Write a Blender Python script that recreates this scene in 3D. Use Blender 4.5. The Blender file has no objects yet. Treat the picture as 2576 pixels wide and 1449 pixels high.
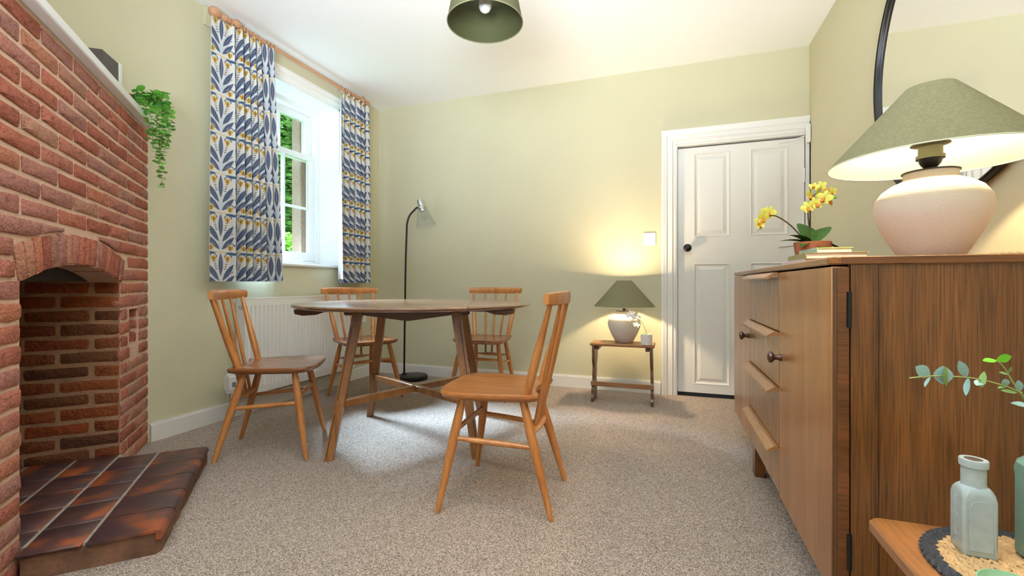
import bpy, bmesh, math, random
from math import sin, cos, pi, radians, sqrt, hypot
from mathutils import Vector, Matrix

SC = bpy.context.scene
COL = SC.collection
random.seed(7)

# ------------------------------------------------------------------ camera
PXF, HORIZON, YAW, HC = 1120.0, 714.0, radians(19.28), 0.85
cam_d = bpy.data.cameras.new('camera')
cam = bpy.data.objects.new('camera', cam_d); COL.objects.link(cam)
cam.location = (0, 0, HC)
cam.rotation_euler = (pi/2, 0, YAW)
cam_d.sensor_width = 36
cam_d.lens = PXF/2576*36
cam_d.shift_y = -(724.5-HORIZON)/2576
cam_d.clip_start = 0.02
SC.camera = cam

# ------------------------------------------------------------------ world, light, exposure
SKY_STRENGTH = 1.6
LAMP_W = 165.0
SUN_W = 84.0
FILL_W = 130.0
LAMP_COL = (1.0, 0.76, 0.48)
world = bpy.data.worlds.new('sky'); SC.world = world
world.use_nodes = True
wn = world.node_tree.nodes; wl = world.node_tree.links
bg = wn['Background']
bg.inputs['Color'].default_value = (0.66, 0.84, 1.0, 1)
bg.inputs['Strength'].default_value = SKY_STRENGTH

sun_d = bpy.data.lights.new('sun', 'SUN'); sun_d.energy = SUN_W; sun_d.angle = radians(30); sun_d.color = (0.52, 0.73, 1.0)
sun = bpy.data.objects.new('sun', sun_d); COL.objects.link(sun)
sun.rotation_euler = Vector((0.96, -0.27, -0.95)).to_track_quat('-Z', 'Y').to_euler()

# fill light added behind the camera, bounced off the ceiling like a flash
fl_d = bpy.data.lights.new('bounce_fill', 'AREA'); fl_d.shape = 'RECTANGLE'; fl_d.size, fl_d.size_y = 1.2, 0.8; fl_d.energy = FILL_W; fl_d.color = (0.80, 0.90, 1.0)
fl_o = bpy.data.objects.new('bounce_fill', fl_d); COL.objects.link(fl_o)
fl_d.spread = radians(105)
fl_o.location = (-0.10, -0.75, 1.10); fl_o.rotation_euler = Vector((-0.25, 0.80, 1.0)).to_track_quat('-Z', 'Y').to_euler()

def portal(loc, rot, sx, sy):
    l = bpy.data.lights.new('window_portal', 'AREA'); l.shape = 'RECTANGLE'
    l.size, l.size_y = sx, sy
    l.cycles.is_portal = True
    o = bpy.data.objects.new('window_portal', l); COL.objects.link(o)
    o.location = loc; o.rotation_euler = rot
    return o
portal((-3.06, 2.60, 1.655), (0, radians(-90), 0), 1.34, 0.98)      # dining window, facing +X
portal((-0.2, -1.46, 1.55), (radians(90), 0, 0), 1.9, 1.5)          # added rear fill window, facing +Y

SC.view_settings.view_transform = 'Standard'
SC.view_settings.look = 'None'
SC.view_settings.exposure = 0.0
SC.view_settings.gamma = 1.0
SC.view_settings.use_curve_mapping = False
SC.cycles.use_denoising = True
SC.cycles.max_bounces = 10
SC.cycles.diffuse_bounces = 6
SC.cycles.transparent_max_bounces = 12
SC.cycles.caustics_reflective = False
SC.cycles.caustics_refractive = False
SC.cycles.sample_clamp_indirect = 6.0

# ------------------------------------------------------------------ helpers: materials
def srgb(r, g, b):
    def f(c):
        c /= 255.0
        return c/12.92 if c <= 0.04045 else ((c+0.055)/1.055)**2.4
    return (f(r), f(g), f(b), 1.0)

def new_mat(name):
    m = bpy.data.materials.new(name); m.use_nodes = True
    nt = m.node_tree
    return m, nt, nt.nodes['Principled BSDF']

def plain(name, col, rough=0.5, metal=0.0, bump=0.0, bscale=200.0, coat=0.0, var=0.0, vscale=6.0, spec=0.5):
    m, nt, p = new_mat(name)
    p.inputs['Base Color'].default_value = col
    p.inputs['Roughness'].default_value = rough
    p.inputs['Metallic'].default_value = metal
    p.inputs['Coat Weight'].default_value = coat
    p.inputs['Specular IOR Level'].default_value = spec
    tc = nt.nodes.new('ShaderNodeTexCoord')
    if var:
        n = nt.nodes.new('ShaderNodeTexNoise'); n.inputs['Scale'].default_value = vscale; n.inputs['Detail'].default_value = 5
        nt.links.new(tc.outputs['Object'], n.inputs['Vector'])
        r = nt.nodes.new('ShaderNodeValToRGB')
        r.color_ramp.elements[0].position = 0.3; r.color_ramp.elements[1].position = 0.7
        r.color_ramp.elements[0].color = tuple(c*(1-var) for c in col[:3])+(1,)
        r.color_ramp.elements[1].color = tuple(min(1, c*(1+var)) for c in col[:3])+(1,)
        nt.links.new(n.outputs['Fac'], r.inputs['Fac']); nt.links.new(r.outputs['Color'], p.inputs['Base Color'])
    if bump:
        n2 = nt.nodes.new('ShaderNodeTexNoise'); n2.inputs['Scale'].default_value = bscale; n2.inputs['Detail'].default_value = 3
        nt.links.new(tc.outputs['Object'], n2.inputs['Vector'])
        b = nt.nodes.new('ShaderNodeBump'); b.inputs['Strength'].default_value = bump; b.inputs['Distance'].default_value = 0.004
        nt.links.new(n2.outputs['Fac'], b.inputs['Height']); nt.links.new(b.outputs['Normal'], p.inputs['Normal'])
    return m

def ramp(nt, stops):
    r = nt.nodes.new('ShaderNodeValToRGB'); e = r.color_ramp.elements
    while len(e) < len(stops): e.new(0.5)
    for i, (pos, c) in enumerate(stops): e[i].position = pos; e[i].color = c
    return r

def wood(name, light, dark, axis='x', scale=14.0, stretch=14.0, rough=0.35, coat=0.15, pores=0.35, bump=0.15, rnd=0.0):
    m, nt, p = new_mat(name)
    N, L = nt.nodes.new, nt.links.new
    tc = N('ShaderNodeTexCoord'); mp = N('ShaderNodeMapping')
    L(tc.outputs['Object'], mp.inputs['Vector'])
    s = {'x': (1/stretch, 1, 1), 'y': (1, 1/stretch, 1), 'z': (1, 1, 1/stretch)}[axis]
    mp.inputs['Scale'].default_value = s
    oi = N('ShaderNodeObjectInfo'); sc_ = N('ShaderNodeVectorMath'); sc_.operation = 'SCALE'
    sc_.inputs[0].default_value = (9.0, 5.0, 7.0); L(oi.outputs['Random'], sc_.inputs['Scale']); L(sc_.outputs[0], mp.inputs['Location'])
    n1 = N('ShaderNodeTexNoise'); n1.inputs['Scale'].default_value = scale; n1.inputs['Detail'].default_value = 6; n1.inputs['Distortion'].default_value = 0.8
    L(mp.outputs[0], n1.inputs['Vector'])
    r1 = ramp(nt, [(0.28, dark), (0.5, tuple((a+b)/2 for a, b in zip(light, dark))), (0.72, light)])
    L(n1.outputs['Fac'], r1.inputs['Fac'])
    n2 = N('ShaderNodeTexNoise'); n2.inputs['Scale'].default_value = scale*14; n2.inputs['Detail'].default_value = 4
    mp2 = N('ShaderNodeMapping'); L(tc.outputs['Object'], mp2.inputs['Vector'])
    mp2.inputs['Scale'].default_value = tuple(c if c == 1 else 1/(stretch*2.2) for c in s)
    L(mp2.outputs[0], n2.inputs['Vector'])
    r2 = ramp(nt, [(0.36, (1-pores,)*3+(1,)), (0.56, (1, 1, 1, 1))]); L(n2.outputs['Fac'], r2.inputs['Fac'])
    mx = N('ShaderNodeMix'); mx.data_type = 'RGBA'; mx.blend_type = 'MULTIPLY'; mx.inputs['Factor'].default_value = 1
    L(r1.outputs['Color'], mx.inputs['A']); L(r2.outputs['Color'], mx.inputs['B'])
    L(mx.outputs['Result'], p.inputs['Base Color'])
    p.inputs['Roughness'].default_value = rough; p.inputs['Coat Weight'].default_value = coat; p.inputs['Coat Roughness'].default_value = 0.25
    if bump:
        b = N('ShaderNodeBump'); b.inputs['Strength'].default_value = bump; b.inputs['Distance'].default_value = 0.001
        L(n2.outputs['Fac'], b.inputs['Height']); L(b.outputs['Normal'], p.inputs['Normal'])
    return m

def glass_mat(name, tint=(1, 1, 1, 1), gloss=0.08):
    m = bpy.data.materials.new(name); m.use_nodes = True; nt = m.node_tree
    for n in list(nt.nodes): nt.nodes.remove(n)
    o = nt.nodes.new('ShaderNodeOutputMaterial'); t = nt.nodes.new('ShaderNodeBsdfTransparent'); g = nt.nodes.new('ShaderNodeBsdfGlossy')
    t.inputs['Color'].default_value = tint; g.inputs['Roughness'].default_value = 0.03
    x = nt.nodes.new('ShaderNodeMixShader'); lw = nt.nodes.new('ShaderNodeLayerWeight'); lw.inputs['Blend'].default_value = gloss
    nt.links.new(lw.outputs['Fresnel'], x.inputs['Fac'])
    nt.links.new(t.outputs[0], x.inputs[1]); nt.links.new(g.outputs[0], x.inputs[2]); nt.links.new(x.outputs[0], o.inputs['Surface'])
    return m

def emit_mat(name, col, strength):
    m, nt, p = new_mat(name)
    p.inputs['Base Color'].default_value = (0.9, 0.9, 0.88, 1)
    p.inputs['Emission Color'].default_value = col; p.inputs['Emission Strength'].default_value = strength
    return m

# ------------------------------------------------------------------ helpers: geometry
def tag(o, label=None, cat=None, group=None, kind=None):
    if label: o['label'] = label
    if cat: o['category'] = cat
    if group: o['group'] = group
    if kind: o['kind'] = kind
    return o

def link(name, me, parent=None, loc=None, rot=None):
    o = bpy.data.objects.new(name, me); COL.objects.link(o)
    if parent is not None: o.parent = parent
    if loc is not None: o.location = loc
    if rot is not None: o.rotation_euler = rot
    return o

def mesh(name, vs, fs, m, smooth=True, ang=38, uv=None):
    me = bpy.data.meshes.new(name)
    me.from_pydata([tuple(v) for v in vs], [], fs)
    bm = bmesh.new(); bm.from_mesh(me)
    if uv is None: bmesh.ops.remove_doubles(bm, verts=bm.verts, dist=1e-6)
    bmesh.ops.recalc_face_normals(bm, faces=bm.faces) if uv is None else None
    bm.to_mesh(me); bm.free()
    if uv is not None:
        l = me.uv_layers.new(name='UVMap')
        for lp in me.loops: l.data[lp.index].uv = uv[lp.vertex_index]
    if smooth:
        me.shade_smooth(); me.set_sharp_from_angle(angle=radians(ang))
    if m is not None: me.materials.append(m)
    return me

def O(name, vf, m, parent=None, loc=None, rot=None, smooth=True, ang=38):
    return link(name, mesh(name, vf[0], vf[1], m, smooth, ang), parent, loc, rot)

def E(name, label, cat, loc=(0, 0, 0), rz=0, group=None, kind=None):
    o = bpy.data.objects.new(name, None); COL.objects.link(o); o.empty_display_size = 0.1
    o.location = loc; o.rotation_euler = (0, 0, rz)
    return tag(o, label, cat, group, kind)

def join(*vfs):
    V, F = [], []
    for v, f in vfs:
        n = len(V); V += list(v); F += [tuple(i+n for i in q) for q in f]
    return V, F

def box(x0, x1, y0, y1, z0, z1, b=0.0):
    if x0 > x1: x0, x1 = x1, x0
    if y0 > y1: y0, y1 = y1, y0
    if z0 > z1: z0, z1 = z1, z0
    if b <= 0:
        v = [(x, y, z) for x in (x0, x1) for y in (y0, y1) for z in (z0, z1)]
        return v, [(0, 1, 3, 2), (4, 6, 7, 5), (0, 4, 5, 1), (2, 3, 7, 6), (0, 2, 6, 4), (1, 5, 7, 3)]
    b = min(b, (x1-x0)/2.01, (y1-y0)/2.01, (z1-z0)/2.01)
    bm = bmesh.new()
    r = bmesh.ops.create_cube(bm, size=1)
    for v in bm.verts:
        v.co = ((x0+x1)/2+v.co.x*(x1-x0), (y0+y1)/2+v.co.y*(y1-y0), (z0+z1)/2+v.co.z*(z1-z0))
    bmesh.ops.bevel(bm, geom=list(bm.edges), offset=b, segments=1, affect='EDGES', profile=0.5)
    bm.verts.index_update()
    out = [tuple(v.co) for v in bm.verts], [tuple(v.index for v in f.verts) for f in bm.faces]
    bm.free(); return out

def lathe(prof, seg=32, cap0=True, cap1=True, c=(0, 0, 0)):
    V, F = [], []
    for r, z in prof:
        for k in range(seg):
            a = 2*pi*k/seg; V.append((c[0]+r*cos(a), c[1]+r*sin(a), c[2]+z))
    for i in range(len(prof)-1):
        for k in range(seg):
            a, b = i*seg+k, i*seg+(k+1) % seg
            F.append((a, b, b+seg, a+seg))
    if cap0: F.append(tuple(range(seg-1, -1, -1)))
    if cap1: F.append(tuple((len(prof)-1)*seg+k for k in range(seg)))
    return V, F

def tube(pts, rad, seg=10, closed=False, caps=True, flat=None):
    """sweep along pts; rad float or list; flat=(ry/rx) squash"""
    P = [Vector(p) for p in pts]; n = len(P)
    R = rad if isinstance(rad, (list, tuple)) else [rad]*n
    V, F = [], []; prev = None
    for i in range(n):
        if closed: t = P[(i+1) % n]-P[i-1]
        else: t = P[min(i+1, n-1)]-P[max(i-1, 0)]
        t.normalize()
        if prev is None:
            u = t.orthogonal().normalized()
            if abs(t.z) < 0.9: u = (Vector((0, 0, 1))-t*t.z).normalized()
        else:
            u = (prev-t*prev.dot(t)).normalized()
        prev = u; w = t.cross(u)
        for k in range(seg):
            a = 2*pi*k/seg
            V.append(P[i]+u*(R[i]*cos(a)*(flat or 1))+w*(R[i]*sin(a)))
    m = n if closed else n-1
    for i in range(m):
        for k in range(seg):
            a, b = i*seg+k, i*seg+(k+1) % seg; c = ((i+1) % n)*seg
            F.append((a, b, c+(k+1) % seg, c+k))
    if caps and not closed:
        F.append(tuple(range(seg-1, -1, -1))); F.append(tuple((n-1)*seg+k for k in range(seg)))
    return V, F

def prism(poly, z0, z1, b=0.0):
    """poly CCW list of (x,y); optional top/bottom bevel by inset toward centroid-based offset"""
    n = len(poly)
    def inset(d):
        out = []
        for i in range(n):
            p0, p1, p2 = Vector(poly[i-1]), Vector(poly[i]), Vector(poly[(i+1) % n])
            e1 = (p1-p0).normalized(); e2 = (p2-p1).normalized()
            n1 = Vector((-e1.y, e1.x)); n2 = Vector((-e2.y, e2.x)); k = n1+n2
            if k.length < 1e-6: k = n1
            k.normalize(); c = max(0.4, k.dot(n1)); out.append(p1+k*(d/c))
        return out
    levels = [(z0, b), (z0+b, 0), (z1-b, 0), (z1, b)] if b else [(z0, 0), (z1, 0)]
    V, F = [], []
    for z, d in levels: V += [(p[0], p[1], z) for p in (inset(d) if d else poly)]
    for i in range(len(levels)-1):
        for k in range(n): F.append((i*n+k, i*n+(k+1) % n, (i+1)*n+(k+1) % n, (i+1)*n+k))
    F.append(tuple(range(n-1, -1, -1))); F.append(tuple((len(levels)-1)*n+k for k in range(n)))
    return V, F

def xf(vf, mat_):
    return [tuple(mat_ @ Vector(v)) for v in vf[0]], vf[1]

def spline(pts, n=8):
    P = [Vector(p) for p in pts]; out = []
    for i in range(len(P)-1):
        p0, p1, p2, p3 = P[max(i-1, 0)], P[i], P[i+1], P[min(i+2, len(P)-1)]
        for k in range(n):
            t = k/n
            out.append(0.5*((2*p1)+(p2-p0)*t+(2*p0-5*p1+4*p2-p3)*t*t+(3*p1-p0-3*p2+p3)*t**3))
    out.append(P[-1]); return out

RX90 = Matrix.Rotation(pi/2, 4, 'X'); RY90 = Matrix.Rotation(pi/2, 4, 'Y')

def copy_tree(o, parent=None):
    c = o.copy(); COL.objects.link(c)
    if parent is not None: c.parent = parent
    for ch in [k for k in o.children]: copy_tree(ch, c)
    return c

# ------------------------------------------------------------------ materials
M = {}
M['wall'] = plain('wall_paint', srgb(204, 199, 169), 0.75, bump=0.25, bscale=180, var=0.025, vscale=1.5)
M['ceil'] = plain('ceiling_paint', srgb(247, 247, 247), 0.85)
M['white'] = plain('white_gloss_paint', srgb(236, 235, 232), 0.3, bump=0.03, bscale=60)
M['satin'] = plain('white_satin', srgb(238, 238, 238), 0.35)
M['rad'] = plain('radiator_enamel', srgb(236, 235, 232), 0.28)
M['black'] = plain('black_metal', srgb(24, 23, 24), 0.35, 0.3)
M['dark_bronze'] = plain('dark_bronze', srgb(40, 34, 34), 0.35, 0.6)
M['chrome'] = plain('chrome', srgb(215, 218, 222), 0.12, 1.0)
M['brass'] = plain('aged_brass', srgb(96, 98, 80), 0.5, 0.4)
M['chair'] = wood('honey_beech', srgb(204, 138, 76), srgb(168, 102, 48), 'z', 12, 10, 0.33, 0.25, 0.16)
M['seat'] = wood('honey_elm', srgb(198, 128, 66), srgb(146, 82, 36), 'x', 16, 7, 0.28, 0.3, 0.25)
M['seat_dark'] = wood('brown_elm', srgb(172, 108, 62), srgb(112, 62, 32), 'x', 16, 7, 0.25, 0.35, 0.25)
M['chair2'] = wood('beech_pale', srgb(216, 150, 84), srgb(178, 110, 52), 'z', 12, 10, 0.33, 0.25, 0.16)
M['table'] = wood('table_elm', srgb(150, 112, 82), srgb(96, 62, 40), 'x', 14, 8, 0.22, 0.4, 0.2)
M['table_leg'] = wood('table_oak', srgb(164, 108, 58), srgb(112, 66, 32), 'z', 16, 12, 0.35, 0.2, 0.25)
M['table_dark'] = wood('table_underframe', srgb(98, 58, 32), srgb(62, 34, 18), 'x', 16, 10, 0.45, 0.1, 0.2)
M['groove'] = plain('groove_shadow_gap', srgb(48, 28, 16), 0.7)
M['oak'] = wood('sideboard_oak', srgb(134, 82, 38), srgb(90, 50, 18), 'z', 22, 20, 0.34, 0.25, 0.55, 0.25)
M['oak_front'] = wood('sideboard_veneer', srgb(176, 118, 64), srgb(140, 86, 42), 'z', 12, 14, 0.30, 0.35, 0.25, 0.15)
M['oak_drawer'] = wood('quartered_oak', srgb(166, 116, 70), srgb(116, 74, 40), 'z', 22, 5, 0.30, 0.35, 0.3, 0.15)
M['oak_top'] = wood('sideboard_top_oak', srgb(160, 104, 56), srgb(108, 62, 30), 'y', 12, 14, 0.32, 0.3, 0.35)
M['oak_edge'] = wood('top_edge_oak', srgb(128, 74, 34), srgb(84, 44, 18), 'x', 12, 14, 0.36, 0.2, 0.4)
M['handle'] = wood('handle_oak', srgb(176, 124, 74), srgb(136, 88, 48), 'y', 18, 10, 0.3, 0.3, 0.25)
M['knob'] = plain('dark_turned_wood', srgb(78, 42, 30), 0.28, coat=0.4)
M['stool'] = wood('stool_oak', srgb(166, 116, 72), srgb(116, 74, 42), 'x', 16, 10, 0.35, 0.2, 0.25)
M['stool_leg'] = wood('stool_leg_oak', srgb(122, 82, 52), srgb(84, 52, 32), 'z', 16, 10, 0.4, 0.15, 0.25)
M['side_top'] = wood('side_table_oak', srgb(172, 112, 58), srgb(118, 68, 30), 'y', 14, 10, 0.33, 0.25, 0.3)
M['pine'] = wood('bare_pine', srgb(206, 160, 122), srgb(176, 124, 88), 'y', 14, 8, 0.5, 0.05, 0.12)
M['shade'] = plain('green_felt_shade', srgb(124, 120, 92), 0.95, bump=0.5, bscale=420, var=0.14, vscale=160, spec=0.1)
M['shade_in'] = plain('pale_shade_lining', srgb(226, 228, 206), 0.8, bump=0.1, bscale=300)
M['shade_in_dark'] = plain('olive_shade_lining', srgb(62, 64, 28), 0.8, bump=0.2, bscale=300)
M['shade_pend'] = plain('olive_linen_shade', srgb(86, 84, 60), 0.95, bump=0.4, bscale=420, var=0.12, vscale=160, spec=0.1)
M['vase'] = plain('chalky_ceramic', srgb(226, 216, 208), 0.8, bump=0.5, bscale=420, spec=0.2)
M['terracotta'] = plain('terracotta', srgb(170, 102, 68), 0.85, bump=0.2, bscale=150, var=0.1, vscale=30)
M['pot_white'] = plain('white_ceramic', srgb(232, 226, 226), 0.4)
M['leaf'] = plain('orchid_leaf', srgb(58, 98, 34), 0.5, var=0.25, vscale=25, spec=0.25)
M['leaf_lime'] = plain('lime_leaf', srgb(110, 190, 40), 0.45, var=0.1)
M['coin_leaf'] = plain('coin_leaf', srgb(122, 190, 78), 0.5, var=0.25, vscale=30)
M['coin_leaf_d'] = plain('coin_leaf_dark', srgb(92, 152, 76), 0.5, var=0.25, vscale=30)
M['euc'] = plain('eucalyptus_blue', srgb(150, 188, 186), 0.6, var=0.15, vscale=60)
M['euc_g'] = plain('eucalyptus_green', srgb(120, 150, 84), 0.55, var=0.15, vscale=60)
M['stem'] = plain('plant_stem', srgb(92, 76, 40), 0.6)
M['stem_g'] = plain('green_stem', srgb(150, 160, 90), 0.6)
M['petal_y'] = plain('yellow_petal', srgb(226, 222, 96), 0.55, var=0.12, vscale=60)
M['petal_w'] = plain('white_petal', srgb(240, 238, 240), 0.55)
M['lip'] = plain('orange_lip', srgb(214, 128, 40), 0.5)
M['soil'] = plain('potting_bark', srgb(70, 52, 38), 0.95, bump=0.8, bscale=90)
M['paper'] = plain('book_pages', srgb(236, 230, 214), 0.85)
M['book_l'] = plain('lavender_cover', srgb(204, 190, 204), 0.6)
M['book_o'] = plain('olive_cover', srgb(142, 138, 92), 0.6)
M['book_y'] = plain('sage_cover', srgb(172, 174, 110), 0.6)
M['book_t'] = plain('teal_spine', srgb(150, 168, 158), 0.6)
M['fabric_grey'] = plain('grey_speaker_cloth', srgb(94, 88, 84), 0.95, bump=0.6, bscale=500, var=0.1, vscale=200)
M['lcd'] = plain('lcd_screen', srgb(98, 118, 128), 0.2)
M['dark'] = plain('dark_gap', srgb(20, 18, 17), 0.8)
M['cord'] = plain('twisted_cord', srgb(222, 196, 150), 0.8)
M['jute'] = plain('natural_jute', srgb(196, 158, 110), 0.9, bump=0.6, bscale=300, var=0.22, vscale=70)
M['jute_base'] = plain('brown_jute_backing', srgb(104, 76, 48), 0.95)
M['jute_k'] = plain('charcoal_jute', srgb(52, 52, 56), 0.9, bump=0.6, bscale=300, var=0.2, vscale=70)
M['lining'] = plain('curtain_lining', srgb(240, 240, 240), 0.9)
M['stone'] = plain('sandstone', srgb(150, 126, 108), 0.9, bump=0.5, bscale=60, var=0.12, vscale=40)
M['mortar'] = plain('mortar', srgb(206, 170, 146), 0.95, bump=0.8, bscale=120, var=0.1, vscale=20)
M['mortar_dark'] = plain('shaded_mortar', srgb(150, 112, 84), 0.95, bump=0.8, bscale=120, var=0.2, vscale=14)  # darker mortar copy, the firebox shade put into its colour
M['soot_and_shade'] = plain('soot_and_shade', srgb(46, 38, 34), 0.95, bump=0.5, bscale=60)  # flue's deep shade and its soot put into one dark colour
M['grout'] = plain('dark_grout', srgb(150, 134, 120), 0.95, bump=0.6, bscale=150, var=0.2, vscale=30)
M['mirror'] = plain('mirror_silver', (0.93, 0.93, 0.93, 1), 0.01, 1.0)
M['glass'] = glass_mat('window_glass', (0.97, 0.99, 0.98, 1), 0.06)
M['lampglass'] = glass_mat('clear_lamp_glass', (0.95, 0.97, 0.98, 1), 0.35)
nt = M['lampglass'].node_tree
lw_ = [n for n in nt.nodes if n.type == 'LAYER_WEIGHT'][0]; mx_ = [n for n in nt.nodes if n.type == 'MIX_SHADER'][0]
sc_ = nt.nodes.new('ShaderNodeMath'); sc_.operation = 'MULTIPLY'; sc_.inputs[1].default_value = 0.55
nt.links.new(lw_.outputs['Facing'], sc_.inputs[0]); nt.links.new(sc_.outputs[0], mx_.inputs['Fac'])
M['bulb'] = emit_mat('lit_bulb', (1, 0.80, 0.52, 1), 25.0)
M['bulb_off'] = plain('opal_bulb', srgb(245, 244, 240), 0.25)
M['filament'] = plain('filament', srgb(220, 170, 90), 0.3, 0.8)
M['lawn'] = plain('lawn', srgb(80, 110, 46), 0.9, var=0.3, vscale=3)
M['bark'] = plain('bark', srgb(84, 66, 50), 0.9, bump=0.6, bscale=30)
M['leaf_out1'] = plain('bright_garden_leaf', srgb(176, 214, 96), 0.6, var=0.35, vscale=1.5)
M['leaf_out2'] = plain('dark_garden_leaf', srgb(150, 186, 110), 0.6, var=0.4, vscale=1.2)

for k_ in ('leaf_out1', 'leaf_out2'):
    nt = M[k_].node_tree; p_ = nt.nodes['Principled BSDF']; o_ = nt.nodes['Material Output']
    tr = nt.nodes.new('ShaderNodeBsdfTranslucent'); tr.inputs['Color'].default_value = srgb(150, 200, 60)
    mx_ = nt.nodes.new('ShaderNodeMixShader'); mx_.inputs['Fac'].default_value = 0.10
    nt.links.new(p_.outputs[0], mx_.inputs[1]); nt.links.new(tr.outputs[0], mx_.inputs[2]); nt.links.new(mx_.outputs[0], o_.inputs['Surface'])

def carpet_mat():
    m, nt, p = new_mat('flecked_carpet'); N, L = nt.nodes.new, nt.links.new
    tc = N('ShaderNodeTexCoord')
    n = N('ShaderNodeTexVoronoi'); n.inputs['Scale'].default_value = 400; n.inputs['Randomness'].default_value = 1.0
    L(tc.outputs['Object'], n.inputs['Vector'])
    sp_ = N('ShaderNodeSeparateColor'); L(n.outputs['Color'], sp_.inputs[0])
    r = ramp(nt, [(0.0, srgb(94, 80, 70)), (0.28, srgb(132, 114, 101)), (0.55, srgb(170, 151, 136)), (1.0, srgb(208, 192, 178))]); L(sp_.outputs[0], r.inputs['Fac'])
    n2 = N('ShaderNodeTexNoise'); n2.inputs['Scale'].default_value = 1.4; n2.inputs['Detail'].default_value = 4; L(tc.outputs['Object'], n2.inputs['Vector'])
    r2 = ramp(nt, [(0.35, (0.9, 0.9, 0.9, 1)), (0.65, (1, 1, 1, 1))]); L(n2.outputs['Fac'], r2.inputs['Fac'])
    x = N('ShaderNodeMix'); x.data_type = 'RGBA'; x.blend_type = 'MULTIPLY'; x.inputs['Factor'].default_value = 1
    L(r.outputs['Color'], x.inputs['A']); L(r2.outputs['Color'], x.inputs['B']); L(x.outputs['Result'], p.inputs['Base Color'])
    p.inputs['Roughness'].default_value = 1.0; p.inputs['Specular IOR Level'].default_value = 0.05
    p.inputs['Sheen Weight'].default_value = 0.15
    b = N('ShaderNodeBump'); b.inputs['Strength'].default_value = 0.5; b.inputs['Distance'].default_value = 0.004
    b.invert = True
    L(n.outputs['Distance'], b.inputs['Height']); L(b.outputs['Normal'], p.inputs['Normal'])
    return m
M['carpet'] = carpet_mat()

def brick_mat(name, stops):
    m, nt, p = new_mat(name); N, L = nt.nodes.new, nt.links.new
    tc = N('ShaderNodeTexCoord'); oi = N('ShaderNodeObjectInfo')
    r = ramp(nt, stops)
    L(oi.outputs['Random'], r.inputs['Fac'])
    off = N('ShaderNodeVectorMath'); off.operation = 'SCALE'; off.inputs[0].default_value = (13, 7, 5); L(oi.outputs['Random'], off.inputs['Scale'])
    ad = N('ShaderNodeVectorMath'); L(tc.outputs['Object'], ad.inputs[0]); L(off.outputs[0], ad.inputs[1])
    n = N('ShaderNodeTexNoise'); n.inputs['Scale'].default_value = 38; n.inputs['Detail'].default_value = 6; n.inputs['Roughness'].default_value = 0.7; L(ad.outputs[0], n.inputs['Vector'])
    r2 = ramp(nt, [(0.28, (0.38, 0.34, 0.32, 1)), (0.42, (0.86, 0.84, 0.82, 1)), (0.6, (1, 1, 1, 1)), (0.78, (1.25, 1.22, 1.18, 1))]); L(n.outputs['Fac'], r2.inputs['Fac'])
    x = N('ShaderNodeMix'); x.data_type = 'RGBA'; x.blend_type = 'MULTIPLY'; x.inputs['Factor'].default_value = 1
    L(r.outputs['Color'], x.inputs['A']); L(r2.outputs['Color'], x.inputs['B']); L(x.outputs['Result'], p.inputs['Base Color'])
    p.inputs['Roughness'].default_value = 0.92; p.inputs['Specular IOR Level'].default_value = 0.2
    n3 = N('ShaderNodeTexNoise'); n3.inputs['Scale'].default_value = 95; n3.inputs['Detail'].default_value = 5; L(ad.outputs[0], n3.inputs['Vector'])
    n4 = N('ShaderNodeTexNoise'); n4.inputs['Scale'].default_value = 420; n4.inputs['Detail'].default_value = 2; L(ad.outputs[0], n4.inputs['Vector'])
    r4 = ramp(nt, [(0.30, (0.72, 0.70, 0.68, 1)), (0.5, (1, 1, 1, 1)), (0.72, (1.3, 1.28, 1.25, 1))]); L(n4.outputs['Fac'], r4.inputs['Fac'])
    x4 = N('ShaderNodeMix'); x4.data_type = 'RGBA'; x4.blend_type = 'MULTIPLY'; x4.inputs['Factor'].default_value = 1
    L(x.outputs['Result'], x4.inputs['A']); L(r4.outputs['Color'], x4.inputs['B']); L(x4.outputs['Result'], p.inputs['Base Color'])
    vv = N('ShaderNodeTexVoronoi'); vv.inputs['Scale'].default_value = 46; L(ad.outputs[0], vv.inputs['Vector'])
    hm = N('ShaderNodeMath'); hm.operation = 'MULTIPLY_ADD'; L(vv.outputs['Distance'], hm.inputs[0]); hm.inputs[1].default_value = 0.25; L(n3.outputs['Fac'], hm.inputs[2])
    h2 = N('ShaderNodeMath'); h2.operation = 'MULTIPLY_ADD'; L(n4.outputs['Fac'], h2.inputs[0]); h2.inputs[1].default_value = 0.25; L(hm.outputs[0], h2.inputs[2])
    b = N('ShaderNodeBump'); b.inputs['Strength'].default_value = 1.0; b.inputs['Distance'].default_value = 0.011
    L(h2.outputs[0], b.inputs['Height']); L(b.outputs['Normal'], p.inputs['Normal'])
    return m
M['brick'] = brick_mat('handmade_brick', [(0.0, srgb(162, 94, 76)), (0.25, srgb(186, 114, 92)), (0.5, srgb(178, 118, 104)), (0.72, srgb(170, 120, 108)), (0.86, srgb(184, 134, 110)), (1.0, srgb(190, 112, 84))])
M['fire_brick'] = brick_mat('shaded_fire_brick', [(0.0, srgb(120, 64, 40)), (0.3, srgb(150, 80, 46)), (0.55, srgb(112, 72, 48)), (0.8, srgb(156, 76, 40)), (1.0, srgb(98, 62, 46))])  # firebrick tones darkened for the shade in the opening, with some soot

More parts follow.
